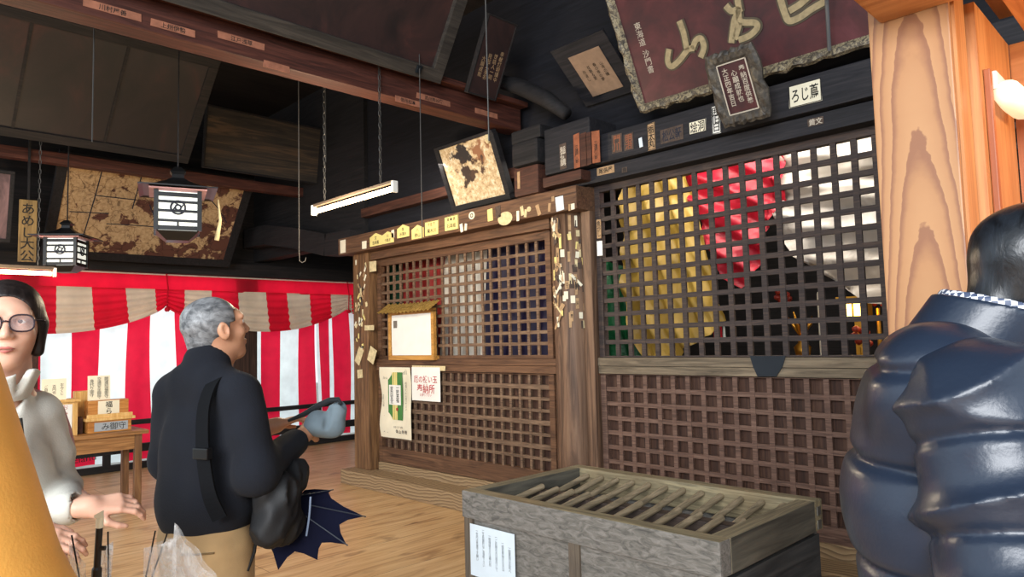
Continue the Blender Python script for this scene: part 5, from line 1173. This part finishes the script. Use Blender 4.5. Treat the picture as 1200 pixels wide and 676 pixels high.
sobj('shirt_collar', sdf([cap((.003, -.015, 1.40), (.012, .0, 1.475), .072, .066, .01), cap((.004, -.01, 1.37), (.014, .005, 1.52), .060, .057, .004, 'cut')], .005, clip=lambda Q: np.maximum(1.40 - Q[..., 2], Q[..., 2] - 1.460 - .1*Q[..., 1])), fabric('white_collar', '#d5d6d4', .8), man)
trousers(man, fabric('beige_twill', '#a88a60', .85, .2, 500), .86, .93, 1.0)
m_seam = fabric('trouser_seam', '#6e5736', .9)
bm = B(); MW = None
def surf_line(pts, r=.0035): 
    b = B(); tube(b, pts, r, 6); return b
obj('back_pocket', surf_line([(.03, -.137, .822), (.09, -.126, .826), (.135, -.100, .828)]), m_seam, man, local=True)
obj('side_pocket', surf_line([(.170, .055, .86), (.183, .03, .80), (.180, .0, .745)], .006), m_ink, man, local=True)
shoes(man)
# cap held in the hands
def loc2w(q, L=LM, rz=RZM): return V(L) + Matrix.Rotation(rz, 3, 'Z') @ V(q)
cw = atd(386, 493, 2.74)
cp = thing('cap', 'grey-blue cap with a dark raised strap held open by the grey-haired person', 'cap', tuple(cw - V((0, 0, .07))), 0)
rgt, up, bk = ROT.col[0], -ROT.col[1], -ROT.col[2]
def vw(a, b, c=0): return tuple(cw + rgt*a + up*b + bk*c - (cw - V((0, 0, .07))))
Pc = [ell(vw(-.030, -.020), (.070, .070, .042), .03), cap(vw(-.045, -.005), vw(.012, -.02), .046, .044, .03), cap(vw(.022, -.015), vw(.036, .050), .040, .034, .015), cap(vw(.0, .012, .01), vw(.040, .062, .01), .020, .016, .02), cap(vw(.004, .045, .03), vw(.004, -.01, .06), .010, .008, .012, 'cut'), cap(vw(.01, .085), vw(.06, .07), .022, .018, .015, 'cut')]
wc = wob(21, 30)
sobj('crown', sdf(Pc, .004, disp=lambda Q: .008*wc(Q) + .004*wc(Q*2), iters=1), fabric('grey_blue_cotton', '#6d7c84', .85, .2, 500), cp)
bm = B(); Q0 = [vw(-.16, .0), vw(-.10, .025), vw(-.045, .058), vw(.0, .080), vw(.036, .084), vw(.044, .070), vw(.03, .055)]
pr_ = [V(q) for q in Q0]; tube(bm, pr_, [.006, .010, .012, .011, .009, .008, .007], 8); obj('brim_strap', bm, fabric('dark_strap', '#15191d', .8), cp, smooth=True, local=True)
# shoulder bag and folded umbrella
bagc = atd(328, 600, 2.43); bag = thing('shoulder_bag', 'black cloth bag slung from the shoulder strap of the grey-haired person', 'bag', tuple(bagc - V((0, 0, .17))), RZM)
wb = wob(31, 18)
m_bag = fabric('black_nylon', '#0d0f13', .6, .1, 300, .0)
sobj('bag_body', sdf([ell((0, .0, .18), (.055, .085, .095), .04), cap((0, -.05, .12), (0, .03, .11), .045, .04, .05), cap((.0, -.05, .24), (.0, .07, .28), .045, .035, .04), cap((0, .06, .27), (0, .09, .31), .028, .02, .03)], .007, disp=lambda Q: .020*wb(Q) + .014*(1 - np.abs(wb(Q*2.4)*3))**1, iters=1), m_bag, bag)
def ribbon(bm, pts, nrm, w=.045, t=.006):
    P0 = [V(p) for p in pts]; N0 = [V(q) for q in nrm]; pts, nrm = [], []
    for i in range(len(P0) - 1):
        p0, p1, p2, p3 = P0[max(i-1, 0)], P0[i], P0[i+1], P0[min(i+2, len(P0)-1)]
        for k in range(5):
            q = k / 5; pts.append(.5*((2*p1)+(p2-p0)*q+(2*p0-5*p1+4*p2-p3)*q*q+(3*p1-p0-3*p2+p3)*q**3)); nrm.append(N0[i].lerp(N0[i+1], q))
    pts.append(P0[-1]); nrm.append(N0[-1]); prev = None
    for i in range(len(pts)):
        d = (pts[min(i+1, len(pts)-1)] - pts[max(i-1, 0)]).normalized(); n = V(nrm[i]).normalized(); s = d.cross(n).normalized(); n = s.cross(d)
        r = [bm.verts.new(pts[i] + s*a*w/2 + n*b*t/2) for a, b in ((-1, -1), (1, -1), (1, 1), (-1, 1))]
        if prev:
            for k in range(4): bm.faces.new((prev[k], prev[(k+1) % 4], r[(k+1) % 4], r[k]))
        prev = r
b0 = bagc - V((0, 0, .17))
def bl(q): return tuple(Matrix.Rotation(-RZM, 3, 'Z') @ (loc2w(q) - b0))
bm = B(); PS = [(.125, .115, 1.29), (.12, .055, 1.385), (.112, -.02, 1.412), (.113, -.085, 1.385), (.122, -.132, 1.31), (.135, -.150, 1.20), (.150, -.152, 1.10), (.168, -.148, 1.02), (.19, -.13, .95)]
ribbon(bm, [bl(q) for q in PS], [(0, .6, 1), (0, .3, 1), (0, 0, 1), (0, -.7, .8), (.1, -1, .3), (.2, -1, .1), (.3, -1, 0), (.4, -1, 0), (.6, -.9, 0)], .046, .010); obj('strap', bm, plain('black_webbing', '#0a0c10', .9, spec=.2), bag, local=True)
bm = B(); c = V(bl((.141, -.156, 1.16))); box(bm, (-.032, -.012, -.018), (.032, .012, .018), Matrix.Translation(c), .004); obj('buckle', bm, m_lblk, bag, local=True)
UD = 2.52
apex, ctr = atd(330, 585, UD), atd(362, 650, UD - .03)
um = thing('folded_umbrella', 'half-furled navy folding umbrella with pointed hem dangling under the black bag', 'umbrella', tuple(apex - V((0, 0, .3))))
tips = [(427, 605, .0), (406, 638, -.05), (372, 656, -.08), (326, 668, -.06), (297, 640, -.02), (305, 605, .05), (352, 592, .09), (389, 574, .06)]
tw = [atd(px, py, UD + dz) for px, py, dz in tips]
bm = B(); n = len(tw); NS = 10; ringsU = []
axis = (ctr - apex).normalized()
for s in range(NS + 1):
    t = s / NS; row = []
    for i in range(n):
        a, b = tw[i], tw[(i+1) % n]
        for k in range(4):
            q = k / 4; p = a.lerp(b, q); L0 = apex.lerp(p, t); inw = math.sin(math.pi*q) * t * (1 - .25*t)
            L0 = L0.lerp(apex + axis * (p - apex).dot(axis) * t, inw * .30) - axis * (math.sin(math.pi*q) * .045 * t*t)
            row.append(bm.verts.new(L0))
    ringsU.append(row)
for a, b in zip(ringsU[1:], ringsU[2:]):
    for k in range(len(a)): bm.faces.new((a[k], a[(k+1) % len(a)], b[(k+1) % len(a)], b[k]))
bm.faces.new(ringsU[1][::-1])
for v in ringsU[0]: bm.verts.remove(v)
m_umb = plain('navy_umbrella_cloth', '#090c22', .85, spec=.15); obj('canopy', bm, m_umb, um, smooth=False)
bm = B(); tube(bm, [apex - axis*.02, apex.lerp(ctr, .6)], .005, 8); obj('shaft', bm, plain('umbrella_steel', '#3a3d44', .4, .8), um)
for i in (0, 1, 6, 7): bm = B(); tube(bm, [apex.lerp(tw[i], .35), tw[i] + (tw[i] - apex).normalized()*.006], .0022, 6); obj('rib', bm, bpy.data.materials['umbrella_steel'], um)
bm = B(); p, q = atd(364, 582, UD - .10), atd(359, 628, UD - .12); ribbon(bm, [p, p.lerp(q, .5) + V((.005, 0, 0)), q], [bk]*3, .006, .002); obj('closing_strap', bm, plain('pale_blue_strap', '#5d6a80', .6), um)

# ---- woman with glasses --------------------------------------------------------
LW_, RZW = V((-2.340, .345, 0)), math.radians(-68)
TW = Xf(Matrix.Translation((-.01, .03, 1.574)) @ Matrix.Rotation(math.radians(-34), 4, 'Z') @ Matrix.Rotation(math.radians(-2), 4, 'X') @ Matrix.Scale(.98, 4))
lw, rw_ = (-.112, .225, 1.085), (.075, .24, 1.06)
P = body_base(.88, .17, 1.35, .85) + head(TW) + [cap((0, -.01, 1.33), (0, .02, 1.46), .052, .048, .03)]
P += chain([(-.13, -.01, 1.31), (-.188, -.02, 1.10), lw], [.045, .038, .025], .03) + chain([(.13, -.01, 1.31), (.20, .02, 1.09), rw_], [.045, .038, .025], .03)
P += hand(lw, (-.78, .60, .0), (.35, .50, .80), 1, curls=(.55, .68, .78, .85), spread=.10, s=.92) + hand(rw_, (-.55, .75, -.25), (.5, .3, .8), -1, curl=.55, s=.95)
woman = person('person with glasses in a pale grey jacket reaching out by the wooden table', LW_, RZW, P, skin('woman_skin', '#d8ac94'), .004)
TI2 = np.array(TW.M.inverted())
def hair_clip_w(Q):
    h = Q @ TI2[:3, :3].T + TI2[:3, 3]; x, y, z = h[..., 0], h[..., 1], h[..., 2]
    face = np.sqrt((x/.070)**2 + ((z + .018)/.098)**2) - 1                                  # open face oval
    return np.maximum(np.where(y > .005, -face*.06, -1), -(z + .135))
sobj('hair', sdf([TW.ell((0, -.016, .036), (.085, .102, .092), .02), TW.cap((-.066, -.01, .0), (-.068, -.005, -.07), .026, .018, .03), TW.cap((.066, -.01, .0), (.068, -.005, -.07), .026, .018, .03), TW.ell((0, -.06, -.03), (.07, .055, .09), .03)], .004, disp=lambda Q: .004*wv(Q*np.array([1, 1, .3])), clip=hair_clip_w, iters=1), hairm('black_hair_long', '#120e0e', '#2c2422', (70, 70, 10), .4), woman)
eye(woman, TW, 1, yaw=.002); eye(woman, TW, -1, yaw=.002)
for s in (-1, 1): bm = B(); tube(bm, [TW.p((s*(.018 + .012*k), .0875 - .002*k, .034 + .0015*math.sin(k*1.2))) for k in range(4)], [.001, .0022, .0022, .0008], 6); obj('eyebrow', bm, m_ink, woman, local=True)
bm = B(); tube(bm, [TW.p(q) for q in ((-.022, .0955, -.061), (-.008, .0985, -.057), (0, .0983, -.058), (.008, .0985, -.057), (.022, .0955, -.061))], [.001, .0035, .003, .0035, .001], 8); tube(bm, [TW.p(q) for q in ((-.018, .0945, -.064), (0, .098, -.068), (.018, .0945, -.064))], [.001, .004, .001], 8)
obj('lips', bm, plain('lip_pink', '#b0655c', .45), woman, smooth=True, local=True)
gl = B(); ln = B()
for s in (-1, 1):
    pts = []
    for k in range(20):
        a = 6.2832*k/20; e = lambda v_: math.copysign(abs(v_)**.75, v_); pts.append(TW.p((s*.036 + .0275*e(math.cos(a)), .104 - .006*abs(math.cos(a))*(1 if s*math.cos(a) > 0 else 0), .008 + .0225*e(math.sin(a)))))
    tube(gl, pts + [pts[0]], .0022, 6, caps=False); ln.faces.new([ln.verts.new(q) for q in pts])
    tube(gl, [TW.p((s*.064, .098, .016)), TW.p((s*.084, .06, .016)), TW.p((s*.088, -.02, .012))], .0022, 6)
tube(gl, [TW.p((-.010, .104, .012)), TW.p((0, .107, .014)), TW.p((.010, .104, .012))], .002, 6)
obj('glasses_frame', gl, plain('dark_violet_acetate', '#2a2028', .25), woman, local=True)
nt = NT('tinted_lens'); nt.b.inputs['Base Color'].default_value = (.6, .5, .52, 1); nt.b.inputs['Roughness'].default_value = .05; nt.b.inputs['Alpha'].default_value = .22
obj('lens', ln, nt.m, woman, local=True)
m_wj = fabric('pale_grey_shell', '#cbcac0', .7, .15, 250); ww = wob(41, 22)
J = [ell((0, 0, 1.10), (.160, .125, .27), .06), ell((0, 0, .90), (.172, .135, .16), .05), cap((-.10, -.01, 1.33), (.10, -.01, 1.33), .062, .062, .05), cap((0, -.01, 1.35), (0, .01, 1.40), .078, .074, .03)]
J += chain([(-.132, -.01, 1.315), (-.190, -.02, 1.10), tuple(np.array(lw) + [.028, -.05, .002])], [.062, .055, .045], .028) + chain([(.138, -.01, 1.315), (.205, .02, 1.08), tuple(np.array(rw_) + [.02, -.05, .01])], [.062, .055, .045], .028)
J += [cap((0, .015, 1.40), (0, .03, 1.52), .062, .068, .01, 'cut'), cap((0, .07, 1.36), (0, .15, 1.50), .018, .055, .02, 'cut')] + [cap(tuple(np.array(p) + np.array(o_)*.8), tuple(np.array(p) - np.array(o_)*1.2), .034, .034, .008, 'cut') for p, o_ in ((lw, (.028, -.05, .002)), (rw_, (.02, -.05, .01)))]
sobj('jacket', sdf(J, .006, disp=lambda Q: .010*ww(Q) + .007*np.sin(Q[..., 2]*75 + 6*ww(Q*.5))*np.clip((np.abs(Q[..., 0]) - .17)*12, 0, 1), clip=lambda Q: np.maximum(.74 - Q[..., 2], Q[..., 2] - 1.462 - .25*np.maximum(0, Q[..., 1])), iters=1), m_wj, woman)
sobj('collar', sdf([cap((0, -.005, 1.385), (0, .012, 1.475), .080, .100, .02), cap((0, -.005, 1.36), (0, .016, 1.54), .066, .098, .006, 'cut'), cap((-.008, .09, 1.40), (-.02, .13, 1.52), .010, .035, .01, 'cut')], .005, disp=lambda Q: .006*ww(Q*1.5), clip=lambda Q: np.maximum(Q[..., 2] - 1.448 + .010*np.sin(Q[..., 0]*40), 1.37 - Q[..., 2]), iters=1), m_wj, woman)
bm = B(); tube(bm, [(-.10, .0, 1.388), (-.145, .0, 1.372), (-.178, .0, 1.335), (-.205, -.005, 1.27), (-.222, -.01, 1.21)], .012, 8); obj('pink_piping', bm, fabric('dusty_pink', '#c79292', .8), woman, smooth=True, local=True)
bm = B(); tube(bm, [(0, .108, 1.33), (0, .125, 1.25), (0, .130, 1.15)], .005, 6); obj('zip', bm, m_ink, woman, local=True)
Mlg = frame_of((-.235, .030, 1.185), (-.9, .5, .1), (0, .2, 1)); obj('sleeve_lettering', text_bm('Eland', .026, shift(Mlg, 0, 0, .004), sx=1.1), m_ink, woman, local=True)
trousers(woman, fabric('charcoal_trousers', '#2a2b2e', .85), .86, .93, .98, 8); shoes(woman, '#2b2523')

# ---- person in the navy puffer coat ------------------------------------------------
LP, RZP = V((-.360, 1.48, 0)), math.radians(-70)
TP = Xf(Matrix.Translation((.0, .150, 1.588)) @ Matrix.Rotation(math.radians(14), 4, 'Z') @ Matrix.Rotation(math.radians(-14), 4, 'X') @ Matrix.Scale(1.03, 4))
P = body_base(.95, .18, 1.40, .85) + head(TP) + [cap((0, .0, 1.38), (.0, .10, 1.50), .058, .054, .03)]
P += chain([(.18, .01, 1.40), (.26, .05, 1.12), (.22, .29, 1.08)], [.05, .042, .028], .03) + chain([(-.18, .01, 1.40), (-.26, .06, 1.12), (-.14, .30, 1.08)], [.05, .042, .028], .03)
P += hand((.22, .29, 1.08), (-.3, .9, .0), (.9, .2, .3), 1, .6) + hand((-.14, .30, 1.08), (.4, .9, .0), (-.8, .2, .4), -1, .6)
puf = person('black-haired person in a shiny navy puffer coat, turned away beside the cedar post', LP, RZP, P, bpy.data.materials['man_skin'], .0045)
TI3 = np.array(TP.M.inverted())
def hair_clip_p(Q):
    h = Q @ TI3[:3, :3].T + TI3[:3, 3]; x, y, z = h[..., 0], h[..., 1], h[..., 2]
    return np.maximum(np.where(z > .045, y - .085, np.where(z > -.01, y - .03, y + .012)), -(z + .098))
sobj('hair', sdf([TP.ell((0, -.018, .036), (.088, .106, .092), .02), TP.cap((0, -.05, -.01), (0, -.064, -.085), .062, .050, .03)], .004, disp=lambda Q: .005*wv(Q*np.array([1, .6, .5])), clip=hair_clip_p, iters=1), hairm('black_hair', '#08090c', '#20252c', (40, 40, 14), .3, .5), puf)
m_puf = plain('navy_puffer_shell', '#1f2939', .33, spec=.6, var=.05, bump=.06, bscale=120)
wp, wq = wob(51, 11), wob(52, 30)
BK = [ell((0, -.01, 1.18), (.205, .180, .26), .05), ell((0, .0, .92), (.205, .172, .26), .05), cap((-.12, -.03, 1.395), (.12, -.03, 1.395), .110, .110, .06)]
def quilt(Q):
    z = Q[..., 2] + .02*wp(Q*.7); seams = np.array([1.435, 1.27, 1.09, .91, .74])
    d = np.min(np.abs(z[..., None] - seams), -1); return -.012*np.exp(-(d/.010)**2) + .008*np.minimum(d/.07, 1)**.6 + .008*wp(Q) + .003*wq(Q)
sobj('coat_body', sdf(BK, .007, disp=quilt, clip=lambda Q: .62 - Q[..., 2], iters=1), m_puf, puf)
def sleeve(pts, rs, s):
    a0, a1, a2 = [np.array(p) for p in pts]
    def f(Q):
        t = (Q - a0) @ (a1 - a0) / ((a1 - a0) @ (a1 - a0)); u = Q[..., 1]*6*s + Q[..., 0]*2
        r1 = np.abs(np.sin(t*5.5 + u + 1.6*wp(Q*.8))); r2 = np.abs(np.sin(t*4.0 - u*1.3 + 2.0*wp(Q) + .8)); dd = np.min(np.abs(t[..., None] - np.array([.18, .62, 1.05])), -1)
        return .022*(1 - r1)**2 + .012*(1 - r2)**3 + .010*wp(Q*1.3) - .010*np.exp(-(dd/.03)**2) - .006
    return sobj('sleeve', sdf(chain(pts, rs, .05) + [cap(pts[2], tuple(np.array(pts[2]) + (np.array(pts[2]) - np.array(pts[1]))*.4), .038, .038, .008, 'cut')], .0065, disp=f, iters=1), m_puf, puf)
sleeve([(.180, .02, 1.375), (.270, .045, 1.08), (.235, .22, 1.08)], [.118, .105, .070], 1)
sleeve([(-.180, .0, 1.365), (-.27, .05, 1.10), (-.165, .23, 1.08)], [.110, .095, .065], -1)
C = [cap((0, .0, 1.43), (.0, .085, 1.545), .102, .098, .03), cap((.0, .01, 1.42), (.0, .115, 1.62), .078, .088, .006, 'cut')]
sobj('collar', sdf(C, .005, disp=lambda Q: .006*wp(Q*1.3), clip=lambda Q: np.maximum(Q[..., 2] + .30*Q[..., 1] - 1.560, 1.40 - Q[..., 2]), iters=1), m_puf, puf)
nt = NT('gingham_check'); v = coords(nt, (1, 1, 1)); ck = nt.n('ShaderNodeTexChecker', Scale=110.0); nt.l(v, ck.inputs['Vector']); ck.inputs['Color1'].default_value = (.75, .77, .8, 1); ck.inputs['Color2'].default_value = (.06, .08, .14, 1); nt.l(ck.outputs[0], nt.b.inputs['Base Color'])
sobj('collar_lining', sdf([cap((0, .0, 1.44), (.0, .087, 1.555), .088, .088, .03), cap((.0, .01, 1.42), (.0, .115, 1.62), .074, .083, .006, 'cut')], .005, clip=lambda Q: np.maximum(Q[..., 2] + .30*Q[..., 1] - 1.572, 1.50 - Q[..., 2]), iters=1), nt.m, puf)
bm = B(); box(bm, (-.02, -.012, -.008), (.02, .012, .008), Matrix.Translation((-.155, -.055, 1.475)) @ Matrix.Rotation(.5, 4, 'Y'), .004); obj('shoulder_snap', bm, m_lblk, puf, local=True)
trousers(puf, fabric('black_trousers', '#17181b', .85), .86, .93, 1.0, 9); shoes(puf, '#1a1a1c')

# ---- person in the orange coat at the frame edge ----------------------------------------
LO, RZO = V((-.965, -.148, -.0)), math.radians(75)
TO = Xf(Matrix.Translation((0, .05, 1.69)))
P = body_base(.95, .19, 1.46, .85) + head(TO) + [cap((0, -.01, 1.42), (0, .02, 1.58), .058, .054, .03)]
P += chain([(.19, -.01, 1.44), (.30, .0, 1.16), (.29, .10, .95)], [.05, .042, .028], .03) + chain([(-.19, -.01, 1.44), (-.27, .0, 1.16), (-.25, .12, .95)], [.05, .042, .028], .03)
P += hand((.29, .10, .95), (0, .5, -.85), (1, 0, 0), 1, .5) + hand((-.25, .12, .95), (0, .5, -.85), (-1, 0, 0), -1, .5)
ora = person('person in a plain orange-yellow coat, only the sloping sleeve in view at the edge', LO, RZO, P, bpy.data.materials['man_skin'], .006)
sobj('hair', sdf([TO.ell((0, -.018, .036), (.086, .104, .09), .02)], .006, clip=lambda Q: np.where(Q[..., 2] > 1.73, Q[..., 1] - .13, Q[..., 1] - .04)), bpy.data.materials['black_hair'], ora)
m_or = fabric('orange_yellow_cloth', '#eaaa4c', .8, .08, 300, .1); wo = wob(61, 12)
J = [ell((0, 0, 1.18), (.22, .16, .30), .06), ell((0, 0, .85), (.25, .19, .28), .06), cap((-.14, -.01, 1.44), (.14, -.01, 1.44), .09, .09, .06)]
J += chain([(.20, -.01, 1.455), (.290, .0, 1.18), (.31, .05, 1.00)], [.10, .09, .085], .05) + chain([(-.18, -.01, 1.44), (-.27, .0, 1.15), (-.27, .08, .99)], [.095, .085, .08], .05)
sobj('coat', sdf(J, .008, disp=lambda Q: .010*wo(Q*np.array([1.5, 1.5, .35])), clip=lambda Q: .58 - Q[..., 2], iters=1), m_or, ora)
trousers(ora, bpy.data.materials['black_trousers'], .86, .93, 1.0, 10); shoes(ora, '#1a1a1c')

# ================================================================== light
w = bpy.data.worlds.new('world'); S.world = w; w.use_nodes = True; nt_ = w.node_tree; bg = nt_.nodes['Background']
bg.inputs['Color'].default_value = (.80, .91, 1.0, 1); bg.inputs['Strength'].default_value = 1.0
def area(name, loc, target, size, power, col, sy=None):
    l = bpy.data.lights.new(name, 'AREA'); l.energy = power; l.color = col; l.size = size
    if sy: l.shape = 'RECTANGLE'; l.size_y = sy
    o = bpy.data.objects.new(name, l); COL.objects.link(o); o.location = loc; o.rotation_euler = (V(target) - V(loc)).to_track_quat('-Z', 'Y').to_euler(); return o
area('daylight_from_court', (1.5, -4.5, 3.2), (-3, 3.5, 1), 5, 620, (.95, .97, 1.0), 3)
area('daylight_left', (-12.5, 3, 3.0), (-9.9, 3.5, 1.2), 6, 150, (.95, .98, 1.0), 3)
area('hall_cloth_fill', (-2.6, 4.95, 3.15), (-2.8, 5.6, 1.6), 3.5, 60, (1.0, .93, .82), .4)  # unseen lamp added inside to brighten the cloth behind the large lattice
area('small_bay_cloth_fill', (-4.9, 4.68, 3.2), (-5.3, 4.9, 1.6), 2.5, 22, (1.0, .93, .82), .1)  # another added lamp, out of sight, brightening the small bay's straight cloth
def point(name, loc, power, col, r=.05):
    l = bpy.data.lights.new(name, 'POINT'); l.energy = power; l.color = col; l.shadow_soft_size = r; o = bpy.data.objects.new(name, l); COL.objects.link(o); o.location = loc
point('booth_light', (.1, 2.5, 2.2), 9, (1.0, .72, .42)); point('altar_glow', (-1.7, 5.8, 1.75), 5, (1.0, .7, .35))
point('tube_glow', (-4.7, 2.7, 2.4), 65, (1.0, .80, .55), .15); point('tube_glow_far', (-7.1, 1.0, 2.1), 28, (1.0, .75, .48), .15)
S.view_settings.view_transform = 'Standard'; S.view_settings.look = 'None'; S.view_settings.exposure = .45; S.view_settings.gamma = 1
S.cycles.use_denoising = True
try: S.cycles.denoiser = 'OPENIMAGEDENOISE'
except Exception: pass
S.cycles.max_bounces = 8; S.cycles.transparent_max_bounces = 16

for st, ph in {'lattice_screen': 'lattice screens of the facade', 'middle_rail': 'middle rails of the facade', 'railing': 'railings along the curtain', 'outer_post': 'outer eave posts', 'hanging_wire': 'thin wires hanging from the ceiling', 'tube_lamp': 'tube lamps on chains', 'price_card': 'price cards on the table', 'five_colour_cloth': 'temple cloths behind the lattice', 'striped_curtain': 'striped festival curtains', 'votive_tablet': 'dark votive tablets under the ceiling', 'altar_ornament': 'altar ornaments', 'ceiling_joist': 'booth ceiling joists', 'paper_notice': 'paper notices', 'person': 'visitors in the hall'}.items():
    for o in COL.objects:
        if o.parent is None and o.name.split('.')[0] == st and 'group' not in o: o['group'] = ph
